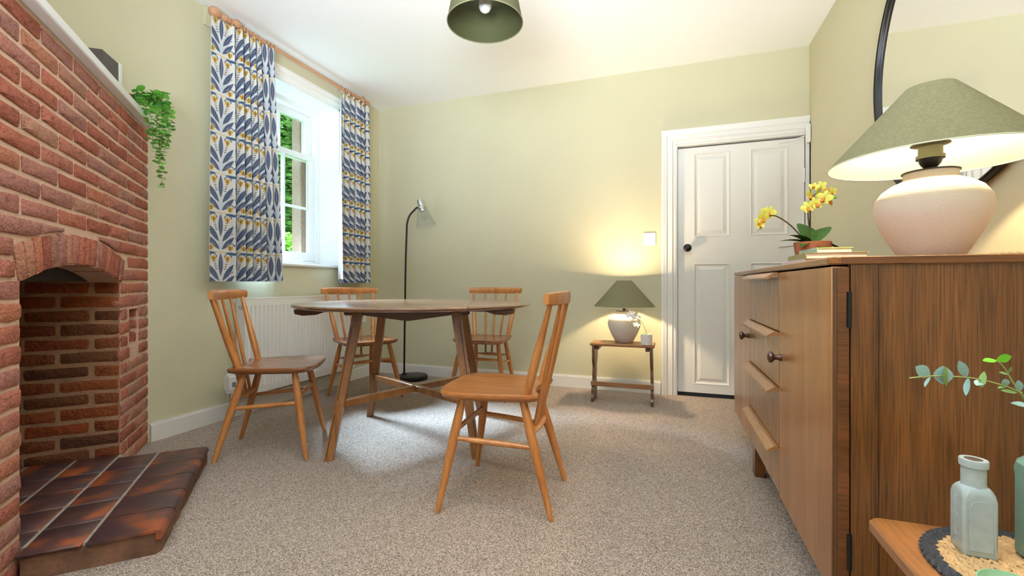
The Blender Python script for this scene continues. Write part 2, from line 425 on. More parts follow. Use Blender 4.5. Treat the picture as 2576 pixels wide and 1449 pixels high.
def quarry_mat():
    m, nt, p = new_mat('flashed_quarry_tile'); N, L = nt.nodes.new, nt.links.new
    tc = N('ShaderNodeTexCoord'); oi = N('ShaderNodeObjectInfo')
    off = N('ShaderNodeVectorMath'); off.operation = 'SCALE'; off.inputs[0].default_value = (31, 17, 0); L(oi.outputs['Random'], off.inputs['Scale'])
    ad = N('ShaderNodeVectorMath'); L(tc.outputs['Object'], ad.inputs[0]); L(off.outputs[0], ad.inputs[1])
    n = N('ShaderNodeTexNoise'); n.inputs['Scale'].default_value = 7; n.inputs['Detail'].default_value = 2; L(ad.outputs[0], n.inputs['Vector'])
    r = ramp(nt, [(0.45, srgb(70, 48, 48)), (0.56, srgb(92, 58, 50)), (0.64, srgb(140, 72, 42)), (0.78, srgb(166, 80, 38))]); L(n.outputs['Fac'], r.inputs['Fac'])
    n2 = N('ShaderNodeTexNoise'); n2.inputs['Scale'].default_value = 160; L(ad.outputs[0], n2.inputs['Vector'])
    r2 = ramp(nt, [(0.3, (0.8, 0.8, 0.8, 1)), (0.6, (1, 1, 1, 1))]); L(n2.outputs['Fac'], r2.inputs['Fac'])
    x = N('ShaderNodeMix'); x.data_type = 'RGBA'; x.blend_type = 'MULTIPLY'; x.inputs['Factor'].default_value = 1
    L(r.outputs['Color'], x.inputs['A']); L(r2.outputs['Color'], x.inputs['B']); L(x.outputs['Result'], p.inputs['Base Color'])
    p.inputs['Roughness'].default_value = 0.42
    b = N('ShaderNodeBump'); b.inputs['Strength'].default_value = 0.25; b.inputs['Distance'].default_value = 0.002
    L(n2.outputs['Fac'], b.inputs['Height']); L(b.outputs['Normal'], p.inputs['Normal'])
    return m
M['quarry'] = quarry_mat()
M['hearth_edge'] = plain('sooty_brick_edge', srgb(112, 78, 58), 0.95, bump=1.0, bscale=60, var=0.35, vscale=14)

def bottle_mat(name, col, trans, rough):
    m, nt, p = new_mat(name); N, L = nt.nodes.new, nt.links.new
    tc = N('ShaderNodeTexCoord'); n = N('ShaderNodeTexNoise'); n.inputs['Scale'].default_value = 60; n.inputs['Detail'].default_value = 5
    L(tc.outputs['Object'], n.inputs['Vector'])
    r = ramp(nt, [(0.35, tuple(c*0.88 for c in col[:3])+(1,)), (0.65, col)]); L(n.outputs['Fac'], r.inputs['Fac'])
    L(r.outputs['Color'], p.inputs['Base Color'])
    p.inputs['Transmission Weight'].default_value = trans; p.inputs['Roughness'].default_value = rough; p.inputs['IOR'].default_value = 1.4
    return m
M['aqua'] = bottle_mat('cloudy_aqua_glass', srgb(220, 236, 240), 0.35, 0.28)
M['greenglass'] = bottle_mat('cloudy_green_glass', srgb(146, 186, 172), 0.4, 0.35)

M['dishglass'] = bottle_mat('pale_green_glass', srgb(176, 216, 176), 0.3, 0.25)
# ---- printed curtain cotton: a repeating plume-and-tulip motif drawn with math nodes in fabric UV metres
def curtain_mat():
    m, nt, p = new_mat('printed_curtain_cotton'); L = nt.links.new
    def put(sock, v):
        if isinstance(v, (int, float)): sock.default_value = v
        else: L(v, sock)
    def ma(op, a, b=None, clamp=False):
        n = nt.nodes.new('ShaderNodeMath'); n.operation = op; n.use_clamp = clamp
        put(n.inputs[0], a)
        if b is not None: put(n.inputs[1], b)
        return n.outputs[0]
    W, H = 0.165, 0.235
    uv = nt.nodes.new('ShaderNodeUVMap'); uv.uv_map = 'UVMap'
    sp = nt.nodes.new('ShaderNodeSeparateXYZ'); L(uv.outputs[0], sp.inputs[0])
    a = ma('SUBTRACT', ma('FRACT', ma('DIVIDE', sp.outputs[0], W)), 0.5)
    X = ma('MULTIPLY', ma('ABSOLUTE', a), W)                      # mirror about the plume
    Y = ma('MULTIPLY', ma('FRACT', ma('DIVIDE', sp.outputs[1], H)), H)
    K = 900.0
    col = [None]
    def layer(mask, c):
        x = nt.nodes.new('ShaderNodeMix'); x.data_type = 'RGBA'
        L(mask, x.inputs['Factor'])
        if col[0] is None: x.inputs['A'].default_value = srgb(206, 204, 200)
        else: L(col[0], x.inputs['A'])
        x.inputs['B'].default_value = c
        col[0] = x.outputs['Result']
    def soft(v): return ma('MULTIPLY', v, K, True)
    def lens(x0, y0, x1, y1, w):
        Ln = hypot(x1-x0, y1-y0); dx, dy = (x1-x0)/Ln, (y1-y0)/Ln
        px, py = ma('SUBTRACT', X, x0), ma('SUBTRACT', Y, y0)
        t = ma('DIVIDE', ma('ADD', ma('MULTIPLY', px, dx), ma('MULTIPLY', py, dy)), Ln)
        s = ma('ABSOLUTE', ma('SUBTRACT', ma('MULTIPLY', py, dx), ma('MULTIPLY', px, dy)))
        q = ma('MULTIPLY', ma('MULTIPLY', t, ma('SUBTRACT', 1.0, t)), 4.0)
        def inside(f): return soft(ma('SUBTRACT', ma('MULTIPLY', q, w*f), s))
        return inside
    def ell(cx, cy, rx, ry):
        ex = ma('DIVIDE', ma('SUBTRACT', X, cx), rx); ey = ma('DIVIDE', ma('SUBTRACT', Y, cy), ry)
        d = ma('SUBTRACT', 1.0, ma('ADD', ma('MULTIPLY', ex, ex), ma('MULTIPLY', ey, ey)))
        return ma('MULTIPLY', d, 8.0, True)
    def arc(cx, cy, r, w, ymin=None, xmin=None):
        ex, ey = ma('SUBTRACT', X, cx), ma('SUBTRACT', Y, cy)
        d = ma('SQRT', ma('ADD', ma('MULTIPLY', ex, ex), ma('MULTIPLY', ey, ey)))
        k = soft(ma('SUBTRACT', w, ma('ABSOLUTE', ma('SUBTRACT', d, r))))
        if ymin is not None: k = ma('MULTIPLY', k, soft(ma('SUBTRACT', Y, ymin)))
        if xmin is not None: k = ma('MULTIPLY', k, soft(ma('SUBTRACT', X, xmin)))
        return k
    grey, blue, navy, pink = srgb(146, 164, 182), srgb(82, 112, 144), srgb(52, 64, 92), srgb(176, 142, 134)
    ochre, ochd, ink, pale = srgb(178, 140, 60), srgb(136, 104, 44), srgb(38, 34, 58), srgb(166, 184, 206)
    # pale stems rising from the base
    for x1 in (0.010, 0.022, 0.034):
        layer(lens(0.001, 0.0, x1, 0.12, 0.0022)(1), pale)
    # tulip hooks and leaves
    f = lens(0.026, 0.2285, 0.110, 0.2155, 0.0085); layer(f(1.3), grey); layer(f(1.0), blue); layer(f(0.5), navy)
    layer(lens(0.020, 0.062, 0.076, 0.116, 0.0012)(1), ink)
    for k in range(5):
        layer(ell(0.034+0.009*k, 0.0755+0.0087*k, 0.0036, 0.0026), ink)
    for (x0, y0, x1, y1, w) in ((0.010, 0.058, 0.078, 0.158, 0.0140), (0.006, 0.010, 0.0815, 0.090, 0.0135)):
        f = lens(x0, y0, x1, y1, w)
        layer(f(1.3), grey); layer(f(1.05), blue); layer(f(0.66), navy); layer(f(0.15), pink)
    f = lens(0.0, 0.086, 0.0, 0.226, 0.0135)
    layer(f(1.25), grey); layer(f(1.0), blue); layer(f(0.6), navy); layer(f(0.18), pink)
    for (cx, cy) in ((0.042, 0.192), (0.058, 0.022)):
        layer(arc(cx+0.003, cy+0.006, 0.0225, 0.0036, cy+0.006), grey); layer(arc(cx+0.003, cy+0.006, 0.0222, 0.0024, cy+0.008), navy)
        layer(ell(cx, cy, 0.0190, 0.0190), srgb(206, 188, 146))
        for (q0, q1, qw) in ((-0.0165, -0.004, 0.0052), (0.0165, 0.004, 0.0052), (0.0, 0.0, 0.0052)):
            layer(lens(cx+q1*0.3, cy-0.018, cx+q0, cy+0.019, qw)(1), ochre if q0 else ochd)
    # dark sprigs under the tulips
    for k in range(4):
        y = 0.168-0.014*k; x = 0.036-0.004*k
        layer(lens(x, y, x+0.0105, y+0.0075, 0.0026)(1), ink); layer(lens(x, y, x-0.0065, y+0.0085, 0.0024)(1), ink)
    layer(lens(0.038, 0.172, 0.020, 0.112, 0.0014)(1), ink)
    for x in (0.004, 0.012, 0.020, 0.028):
        layer(ell(x, 0.230, 0.0032, 0.0030), srgb(196, 164, 74))
    L(col[0], p.inputs['Base Color'])
    p.inputs['Roughness'].default_value = 0.85; p.inputs['Specular IOR Level'].default_value = 0.2
    return m
M['curtain'] = curtain_mat()

# ------------------------------------------------------------------ the room
XW, YB, XR, ZC = -2.63, 3.63, 0.935, 2.52
YRL, XRT, YR = 0.46, -1.47, -1.40           # rear-left wall, return wall, rear wall
WY0, WY1, WZ0, WZ1 = 2.11, 3.09, 0.985, 2.325   # window opening
WT = 0.40                                    # outer wall thickness

def S(name, vf, m, label, cat, parent=None, smooth=False):
    o = O(name, vf, m, parent, smooth=smooth)
    if parent is None: tag(o, label, cat, kind='structure')
    return o

S('floor', box(XW, XR, YR, YB, -0.06, 0.0), M['carpet'], 'beige flecked wool carpet covering the whole floor', 'carpet')
S('ceiling', box(XW-WT, XR+0.2, YR-0.2, YB+0.2, ZC, ZC+0.12), M['ceil'], 'plain white painted ceiling', 'ceiling')
S('wall_left', join(box(XW-WT, XW, YRL-0.2, WY0, -0.06, ZC), box(XW-WT, XW, WY1, YB+0.2, -0.06, ZC),
                    box(XW-WT, XW, WY0, WY1, -0.06, WZ0), box(XW-WT, XW, WY0, WY1, WZ1, ZC)), M['wall'],
  'sage khaki wall with the sash window in it', 'wall')
DX0, DX1, DZ1 = 0.07, 0.920, 1.90            # door opening
S('wall_back', join(box(XW, DX0-0.02, YB, YB+0.2, -0.06, ZC), box(DX0-0.02, XR+0.2, YB, YB+0.2, DZ1+0.02, ZC), box(DX1+0.012, XR+0.2, YB, YB+0.2, -0.06, DZ1+0.02)), M['wall'],
  'sage khaki wall behind the small lamp with the white door', 'wall')
S('light_block_panel', box(-0.3, XR+0.2, YB+0.24, YB+0.3, -0.06, ZC), M['wall'], 'plain panel added behind the closed door to block light', 'wall')  # unseen panel added to stop light leaking round the door
S('wall_right', box(XR, XR+0.2, YR-0.2, YB, -0.06, ZC), M['wall'], 'sage khaki wall behind the sideboard and round mirror', 'wall')
S('wall_rear_left', box(XW, XRT, YRL-0.2, YRL, -0.06, ZC), M['wall'], 'sage wall closing the fireplace corner', 'wall')
S('wall_return', box(XRT-0.2, XRT, YR, YRL-0.2, -0.06, ZC), M['wall'], 'sage return wall beside the camera', 'wall')
S('wall_rear', join(box(XRT-0.2, -1.10, YR-0.2, YR, -0.06, ZC), box(0.7, XR, YR-0.2, YR, -0.06, ZC),
                    box(-1.10, 0.7, YR-0.2, YR, -0.06, 0.8), box(-1.10, 0.7, YR-0.2, YR, 2.3, ZC)), M['wall'], 'sage wall behind the camera with an added fill window', 'wall')

def skirt(name, x0, x1, y0, y1, label, ax):
    t = 0.016
    if ax == 'y': vf = join(box(x0, x0+t, y0, y1, 0, 0.088), box(x0, x0+t*0.6, y0, y1, 0.088, 0.098))
    elif ax == 'x': vf = join(box(x0, x1, y0-t, y0, 0, 0.088), box(x0, x1, y0-t*0.6, y0, 0.088, 0.098))
    else: vf = join(box(x0-t, x0, y0, y1, 0, 0.088), box(x0-t*0.6, x0, y0, y1, 0.088, 0.098))
    S(name, vf, M['white'], label, 'skirting')
skirt('baseboard_left', XW, 0, 1.615, YB-0.016, 'white skirting board under the radiator and window', 'y')
skirt('baseboard_back', XW, -0.052, YB, 0, 'white skirting board behind the floor lamp and small stool', 'x')
skirt('baseboard_right', XR, 0, YR, YB-0.02, 'white skirting board behind the sideboard', 'r')

# ---- dining window
win = E('window_1', 'white painted sash window with glazing bars and a deep reveal', 'window', (XW, 0, 0), 0, kind='structure')
D = 0.20
O('reveal_lining', join(box(-D, 0.0, WY1-0.012, WY1+0.0, WZ0, WZ1), box(-D, 0.0, WY0, WY0+0.012, WZ0, WZ1), box(-D, 0.0, WY0, WY1, WZ1-0.012, WZ1)), M['white'], win, smooth=False)
O('window_sill', box(-D, 0.03, WY0-0.05, WY1+0.05, WZ0-0.006, WZ0+0.016, 0.006), M['white'], win)
ap = [(0.0, 0.0), (0.0, 0.012), (0.02, 0.014), (0.03, 0.022), (0.052, 0.02), (0.062, 0.028), (0.08, 0.028), (0.088, 0.022), (0.088, 0.0)]   # (outward from opening, proud of wall)
def frame3(y0, y1, z0, z1, prof, nrm):
    """mitred three-sided surround of an opening in the plane, up left side, over, down right side; nrm(u, v, d) -> xyz"""
    V, F = [], []; n = len(prof)
    for (yy, zz, sy, sz) in ((y0, z0, -1, 0), (y0, z1, -1, 1), (y1, z1, 1, 1), (y1, z0, 1, 0)):
        for o_, d_ in prof: V.append(nrm(yy+sy*o_, zz+sz*o_, d_))
    for i in range(3):
        for k in range(n-1): F.append((i*n+k, i*n+k+1, (i+1)*n+k+1, (i+1)*n+k))
    F.append(tuple(range(n))); F.append(tuple(3*n+k for k in range(n-1, -1, -1)))
    return V, F
O('architrave', frame3(WY0, WY1, WZ0+0.016, WZ1, ap, lambda u, v, d: (d, u, v)), M['white'], win, smooth=False)
fx0, fx1 = -D-0.11, -D
O('box_frame', join(box(fx0, fx1, WY0, WY0+0.045, WZ0, WZ1), box(fx0, fx1, WY1-0.045, WY1, WZ0, WZ1), box(fx0, fx1, WY0+0.045, WY1-0.045, WZ1-0.05, WZ1), box(fx0-0.03, fx1, WY0+0.045, WY1-0.045, WZ0, WZ0+0.05),
                    box(-D-0.016, -D-0.004, WY0+0.045, WY0+0.06, WZ0+0.05, WZ1-0.05), box(-D-0.016, -D-0.004, WY1-0.06, WY1-0.045, WZ0+0.05, WZ1-0.05)), M['white'], win, smooth=False)
def sash(name, x0, x1, y0, y1, z0, z1, st, rb, rt, bars_y, bars_z):
    s = O(name, join(box(x0, x1, y0, y0+st, z0, z1), box(x0, x1, y1-st, y1, z0, z1), box(x0, x1, y0+st, y1-st, z0, z0+rb), box(x0, x1, y0+st, y1-st, z1-rt, z1)), M['white'], win, smooth=False)
    xm = (x0+x1)/2; ys = [y0+st]+bars_y+[y1-st]; zs = [z0+rb]+bars_z+[z1-rt]
    for b in bars_y: O('glazing_bar', prism([(xm-0.016, b-0.004), (xm+0.016, b-0.010), (xm+0.02, b), (xm+0.016, b+0.010), (xm-0.016, b+0.004)], z0+rb, z1-rt), M['white'], s, smooth=False)
    for b in bars_z: O('glazing_bar', box(xm-0.014, xm+0.014, y0+st, y1-st, b-0.010, b+0.010, 0.005), M['white'], s, smooth=False)
    for i in range(len(ys)-1):
        for j in range(len(zs)-1):
            O('pane', box(xm-0.002, xm+0.002, ys[i], ys[i+1], zs[j], zs[j+1]), M['glass'], s, smooth=False)
sash('lower_sash', -D-0.056, -D-0.018, WY0+0.047, WY1-0.047, WZ0+0.055, 1.925, 0.066, 0.07, 0.045, [2.482, 2.716], [1.478])
sash('upper_sash', -D-0.106, -D-0.066, WY0+0.047, WY1-0.047, 1.885, WZ1-0.052, 0.066, 0.045, 0.055, [2.482, 2.716], [])
O('sash_cord', box(-D-0.03, -D-0.02, WY1-0.052, WY1-0.0465, 1.10, 1.42), M['dark'], win, smooth=False)
O('stone_jamb', box(-WT-0.015, fx0-0.004, WY1-0.115, WY1-0.002, WZ0-0.05, WZ1+0.05, 0.01), M['stone'], win)
O('stone_jamb', box(-WT-0.015, fx0-0.004, WY0+0.002, WY0+0.115, WZ0-0.05, WZ1+0.05, 0.01), M['stone'], win)
O('stone_sill', box(-WT-0.06, fx0-0.034, WY0+0.116, WY1-0.116, WZ0-0.05, WZ0+0.02, 0.01), M['stone'], win)

# ---- rear window (behind the camera), added to let in fill light
w2 = E('fill_window', 'white framed window added behind the camera for fill light', 'window', (0, YR, 0), 0, kind='structure')
O('frame', join(box(-1.10, -1.04, -0.12, -0.06, 0.8, 2.3), box(0.64, 0.70, -0.12, -0.06, 0.8, 2.3), box(-1.04, 0.64, -0.12, -0.06, 0.8, 0.86), box(-1.04, 0.64, -0.12, -0.06, 2.24, 2.3), box(-0.22, -0.18, -0.12, -0.06, 0.86, 2.24)), M['white'], w2, smooth=False)
for a, b in ((-1.04, -0.22), (-0.18, 0.64)): O('pane', box(a, b, -0.092, -0.088, 0.86, 2.24), M['glass'], w2, smooth=False)

# ---- door
door = E('door_1', 'white four panel door with a round black knob', 'door', (0, YB, 0), 0, kind='structure')
xs = [DX0+0.004, 0.186, 0.438, 0.570, 0.815, DX1-0.006]; zs = [0.022, 0.066+0.02, 1.006, 1.203, 1.838, DZ1-0.012]
dy = 0.034
V, F = [], []
for i in range(5):
    for j in range(5):
        if i in (1, 3) and j in (1, 3): continue
        n = len(V); V += [(xs[i], dy, zs[j]), (xs[i+1], dy, zs[j]), (xs[i+1], dy, zs[j+1]), (xs[i], dy, zs[j+1])]; F.append((n, n+1, n+2, n+3))
leaf_vf = join((V, F), box(xs[0], xs[-1], dy+0.012, dy+0.04, zs[0], zs[-1]),
               ([(xs[0], dy, zs[0]), (xs[0], dy+0.02, zs[0]), (xs[0], dy+0.02, zs[-1]), (xs[0], dy, zs[-1]), (xs[-1], dy, zs[0]), (xs[-1], dy+0.02, zs[0]), (xs[-1], dy+0.02, zs[-1]), (xs[-1], dy, zs[-1])],
                [(0, 1, 2, 3), (4, 5, 6, 7), (3, 2, 6, 7), (0, 1, 5, 4)]))
def door_paint():
    m = plain('grained_door_paint', srgb(234, 232, 228), 0.32)
    nt = m.node_tree; p = nt.nodes['Principled BSDF']
    tc = nt.nodes.new('ShaderNodeTexCoord'); mp = nt.nodes.new('ShaderNodeMapping'); mp.inputs['Scale'].default_value = (1, 1, 0.05)
    n = nt.nodes.new('ShaderNodeTexNoise'); n.inputs['Scale'].default_value = 160; b = nt.nodes.new('ShaderNodeBump'); b.inputs['Strength'].default_value = 0.12; b.inputs['Distance'].default_value = 0.002
    nt.links.new(tc.outputs['Object'], mp.inputs[0]); nt.links.new(mp.outputs[0], n.inputs['Vector']); nt.links.new(n.outputs['Fac'], b.inputs['Height']); nt.links.new(b.outputs['Normal'], p.inputs['Normal'])
    return m
M['door'] = door_paint()
dl = O('door_leaf', leaf_vf, M['door'], door, smooth=False)
for i in (1, 3):
    for j in (1, 3):
        x0, x1, z0, z1 = xs[i], xs[i+1], zs[j], zs[j+1]
        V, F = [], []
        for ins, dep in ((0, 0), (0.006, -0.004), (0.016, 0.008), (0.022, 0.010), (0.046, 0.002), (0.048, 0.001)):
            V += [(x0+ins, dy+dep, z0+ins), (x1-ins, dy+dep, z0+ins), (x1-ins, dy+dep, z1-ins), (x0+ins, dy+dep, z1-ins)]
        for k in range(5):
            for q in range(4): F.append((k*4+q, k*4+(q+1) % 4, k*4+4+(q+1) % 4, k*4+4+q))
        F.append((20, 21, 22, 23))
        O('panel', (V, F), M['door'], dl, smooth=False)
kn = O('door_knob', xf(lathe([(0.026, 0), (0.026, 0.006), (0.012, 0.010), (0.010, 0.028), (0.022, 0.036), (0.029, 0.048), (0.029, 0.058), (0.022, 0.068), (0.008, 0.073)], 28), Matrix.Translation((0.141, dy, 1.122)) @ RX90), M['black'], dl)
for z in (0.25, 1.62): O('hinge', tube([(DX1-0.008, dy-0.006, z-0.05), (DX1-0.008, dy-0.006, z+0.05)], 0.006, 10), M['satin'], dl)
dp = [(0.0, 0.0), (0.0, -0.014), (0.018, -0.016), (0.026, -0.024), (0.034, -0.022), (0.058, -0.022), (0.066, -0.030), (0.078, -0.032), (0.090, -0.036), (0.104, -0.036), (0.104, 0.0)]
V, F = frame3(DX0-0.012, DX1, 0.0, DZ1+0.014, dp, lambda u, v, d: (min(u, XR-0.002), d, v))
O('architrave', (V, F), M['white'], door, smooth=False)
O('jamb', join(box(DX0-0.02, DX0, 0.0, 0.09, 0, DZ1+0.02), box(DX1, DX1+0.012, 0.0, 0.09, 0, DZ1+0.02), box(DX0, DX1, 0.0, 0.09, DZ1, DZ1+0.02)), M['white'], door, smooth=False)
O('threshold', box(DX0, DX1, dy+0.002, 0.12, -0.02, 0.018), M['dark'], door, smooth=False)
for i, z in enumerate((1.872, 1.128)):
    ac = O('closer_arm', join(tube([(0.755, dy-0.010, z-0.010), (0.835, dy-0.010, z-0.004)], 0.007, 8, flat=0.5), tube([(0.83, dy-0.016, z-0.004), (0.905, dy-0.045, z+0.012)], 0.004, 8)), M['satin'], dl)
    O('closer_case', box(0.902, 0.931, -0.062, -0.037, z-0.045, z+0.085, 0.006), M['satin'], door)

# ------------------------------------------------------------------ corner fireplace (45 degrees across the corner)
FP = (XW, 1.608, 0.0); FPR = radians(-45)
CH = 0.0617                                   # course height
NS0, NS1, NZ0, NZ1 = 0.150, 0.283, 0.545, 0.728    # small niche
OS0, OS1, OZ = 0.405, 1.215, 0.857            # opening
SEND = 1.624
fire = E('fireplace', 'red brick corner fireplace with a low arched opening', 'fireplace', FP, FPR)
ARISE = 0.062; AR = (((OS1-OS0)/2)**2+ARISE**2)/(2*ARISE); AC = ((OS0+OS1)/2, OZ+ARISE-AR)
def intrados(s, r=AR): return AC[1]+sqrt(max(0, r*r-(s-AC[0])**2))
def core():
    V, F = [], []
    def q(*p): n = len(V); V.extend(p); F.append(tuple(range(n, n+len(p))))
    w = -0.0035
    gs = [0.0, NS0, NS1, OS0]; gz = [0.0, NZ0, NZ1, OZ, 1.674]
    for i in range(3):
        for j in range(4):
            if i == 1 and j == 1: continue
            q((gs[i], w, gz[j]), (gs[i+1], w, gz[j]), (gs[i+1], w, gz[j+1]), (gs[i], w, gz[j+1]))
    q((OS1, w, 0), (SEND, w, 0), (SEND, w, 1.674), (OS1, w, 1.674))
    n = 24
    for k in range(n):
        a, b = OS0+(OS1-OS0)*k/n, OS0+(OS1-OS0)*(k+1)/n
        q((a, w, intrados(a)), (b, w, intrados(b)), (b, w, 1.674), (a, w, 1.674))
        q((a, w, intrados(a)), (b, w, intrados(b)), (b, -0.11, intrados(b)), (a, -0.11, intrados(a)))
    return V, F
def firebox():
    V, F = [], []
    def q(*p): n = len(V); V.extend(p); F.append(tuple(range(n, n+len(p))))
    w = -0.0035; bw = -0.385
    for s in (OS0, OS1): q((s, w, 0), (s, bw, 0), (s, bw, 0.92), (s, -0.11, 0.92), (s, w, OZ))
    q((OS0, bw, 0), (OS1, bw, 0), (OS1, bw, 0.92), (OS0, bw, 0.92))
    return V, F
def niche():
    V, F = [], []
    def q(*p): n = len(V); V.extend(p); F.append(tuple(range(n, n+len(p))))
    w = -0.0035
    nd = -0.12
    q((NS0, w, NZ0), (NS0, nd, NZ0), (NS0, nd, NZ1), (NS0, w, NZ1)); q((NS1, w, NZ0), (NS1, nd, NZ0), (NS1, nd, NZ1), (NS1, w, NZ1))
    q((NS0, w, NZ0), (NS1, w, NZ0), (NS1, nd, NZ0), (NS0, nd, NZ0)); q((NS0, w, NZ1), (NS1, w, NZ1), (NS1, nd, NZ1), (NS0, nd, NZ1))
    q((NS0, nd, NZ0), (NS1, nd, NZ0), (NS1, nd, NZ1), (NS0, nd, NZ1))
    return V, F
O('mortar_core', core(), M['mortar'], fire, smooth=False)
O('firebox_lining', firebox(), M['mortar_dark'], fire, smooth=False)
O('niche', niche(), M['mortar'], fire, smooth=False)

FL0, FL1 = 0.60, 1.02
O('shaded_flue', ([(OS0, -0.11, 0.86), (OS1, -0.11, 0.86), (OS1, -0.385, 0.92), (OS0, -0.385, 0.92), (FL0, -0.11, 1.25), (FL1, -0.11, 1.25), (FL1, -0.36, 1.25), (FL0, -0.36, 1.25), (FL0, -0.11, 1.67), (FL1, -0.11, 1.67), (FL1, -0.36, 1.67), (FL0, -0.36, 1.67), (OS0, -0.11, 0.93), (OS1, -0.11, 0.93)],
  [(0, 1, 13, 12), (12, 13, 5, 4), (13, 2, 6, 5), (2, 3, 7, 6), (3, 12, 4, 7), (4, 5, 9, 8), (5, 6, 10, 9), (6, 7, 11, 10), (7, 4, 8, 11), (8, 9, 10, 11)]), M['soot_and_shade'], fire, smooth=False)
BC = {}
def brick_mesh(L, H, var, mk='brick'):
    key = (round(L, 3), round(H, 3), var, mk)
    if key in BC: return BC[key]
    rg = random.Random(int(L*1e4)*7+int(H*1e4)*13+var*101)
    c = 0.006
    ring = [(c, 0), (L/2, 0), (L-c, 0), (L, c), (L, H-c), (L-c, H), (L/2, H), (c, H), (0, H-c), (0, c)]
    n = len(ring); V = []
    J = lambda a: (rg.random()-0.5)*a
    r0 = [(x+J(0.006), z+J(0.007)) for x, z in ring]
    cx, cz = L/2, H/2
    for (x, z) in r0: V.append((cx+(x-cx)*(1-0.007/L)+J(0.003), 0.0015+J(0.0012), cz+(z-cz)*(1-0.007/H)+J(0.002)))
    for (x, z) in r0: V.append((x, -0.001, z))
    for (x, z) in r0: V.append((x, -0.03, z))
    V.append((cx, 0.0018+J(0.001), cz))
    F = []
    for k in range(n): F.append((k, (k+1) % n, 3*n))
    for i in (0, 1):
        for k in range(n): F.append((i*n+k, (i+1)*n+k, (i+1)*n+(k+1) % n, i*n+(k+1) % n))
    BC[key] = mesh('brick', V, F, M[mk], True, 50)
    return BC[key]
def brick(s, w, z, L, H, rot=0.0, mk='brick'):
    o = link('brick', brick_mesh(round(L/0.01)*0.01, H, random.randrange(4), mk), fire, (s, w, z), (0, (random.random()-0.5)*0.012, rot))
    return o
BH = CH-0.0135; PIT = 0.226; JT = 0.013
def course_spans(i):
    z0 = i*CH+0.005; z1 = z0+BH
    x = -PIT/2*(i % 2)-0.02; spans = []
    while x < SEND:
        a, b = max(x, 0.004), min(x+PIT-JT, SEND-0.004); x += PIT
        if b-a > 0.035: spans.append((a, b))
    cuts = []
    if z1 < OZ+0.004: cuts.append((OS0, OS1))
    if z1 > NZ0 and z0 < NZ1-0.01: cuts.append((NS0, NS1))
    for (c0, c1) in cuts:
        ns = []
        for (a, b) in spans:
            if b <= c0 or a >= c1: ns.append((a, b)); continue
            if a < c0-0.03: ns.append((a, c0-0.002))
            if b > c1+0.03: ns.append((c1+0.002, b))
        spans = ns
    return z0, z1, spans
EXR = AR+0.108
ncourse = int(1.674/CH)
for i in range(ncourse+1):
    z0, z1, spans = course_spans(i)
    if z1 > 1.672: z1 = 1.670
    if z1-z0 < 0.02: continue
    for (a, b) in spans:
        mid_over = any(OS0-0.02 < s < OS1+0.02 for s in (a, b, (a+b)/2))
        if mid_over and z1 > OZ and z0 < AC[1]+EXR+0.008:
            # stones trimmed to the arch ring
            pts = [a+(b-a)*k/6 for k in range(7)]
            lo = [max(z0, intrados(s, EXR)+0.008) if OS0-0.016 < s < OS1+0.016 else z0 for s in pts]
            top = z1
            keep = [k for k in range(7) if top-lo[k] > 0.012]
            if len(keep) < 3: continue
            pts = [pts[k] for k in keep]; lo = [lo[k] for k in keep]
            if z0 < intrados(OS0) and lo[0] == z0 and lo[-1] == z0 and a > OS0-0.02 and b < OS1+0.02: continue
            poly = [(s, l) for s, l in zip(pts, lo)]+[(s, top) for s in reversed(pts)]
            v, f = prism(poly, -0.004, 0.03, 0.003)
            v = [(p[0], p[2]-0.026, p[1]) for p in v]
            link('brick', mesh('brick', v, f, M['brick'], True, 50), fire)
        else:
            brick(a, 0.0, z0, b-a, z1-z0)
# arch ring
NV = 17; th = math.asin((OS1-OS0)/2/AR)*1.03
for k in range(NV):
    t0 = -th+2*th*k/NV; t1 = -th+2*th*(k+1)/NV; g = 0.0042/AR
    poly = []
    for (t, r) in ((t0+g, AR+0.001), (t1-g, AR+0.001), (t1-g, EXR), (t0+g, EXR)):
        poly.append((AC[0]+r*sin(t)+(random.random()-0.5)*0.004, AC[1]+r*cos(t)+(random.random()-0.5)*0.006))
    v, f = prism(poly, 0.0, 0.105, 0.004)
    v = [(p[0], p[2]-0.102+random.random()*0.002, p[1]) for p in v]
    link('arch_brick', mesh('arch_brick', v, f, M['brick'], True, 50), fire)
# inner side walls and back
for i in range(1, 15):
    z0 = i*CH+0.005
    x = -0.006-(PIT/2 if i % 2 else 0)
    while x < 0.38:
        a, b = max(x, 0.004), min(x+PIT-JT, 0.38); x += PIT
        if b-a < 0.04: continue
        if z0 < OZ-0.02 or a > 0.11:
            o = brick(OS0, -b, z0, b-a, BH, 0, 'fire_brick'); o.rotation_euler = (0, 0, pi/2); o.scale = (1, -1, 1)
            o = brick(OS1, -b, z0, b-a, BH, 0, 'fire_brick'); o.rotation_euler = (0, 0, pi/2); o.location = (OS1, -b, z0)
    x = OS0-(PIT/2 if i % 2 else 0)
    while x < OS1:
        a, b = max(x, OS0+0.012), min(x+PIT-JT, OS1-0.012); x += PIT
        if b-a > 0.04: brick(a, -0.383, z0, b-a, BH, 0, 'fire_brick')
for i in range(9, 12):   # bricks inside the niche
    o = brick(NS0, -0.11, i*CH+0.005, 0.10, BH, 0); o.rotation_euler = (0, 0, pi/2); o.scale = (1, -1, 1)

sh = [(-0.036, 0.037), (0.812, -0.810), (1.660, 0.037)]
mantel = E('mantel_shelf', 'white painted wooden mantel shelf above the brick fireplace', 'shelf', FP, FPR)
O('shelf_board', prism([sh[0], sh[1], sh[2]], 1.676, 1.712, 0.004), M['white'], mantel)

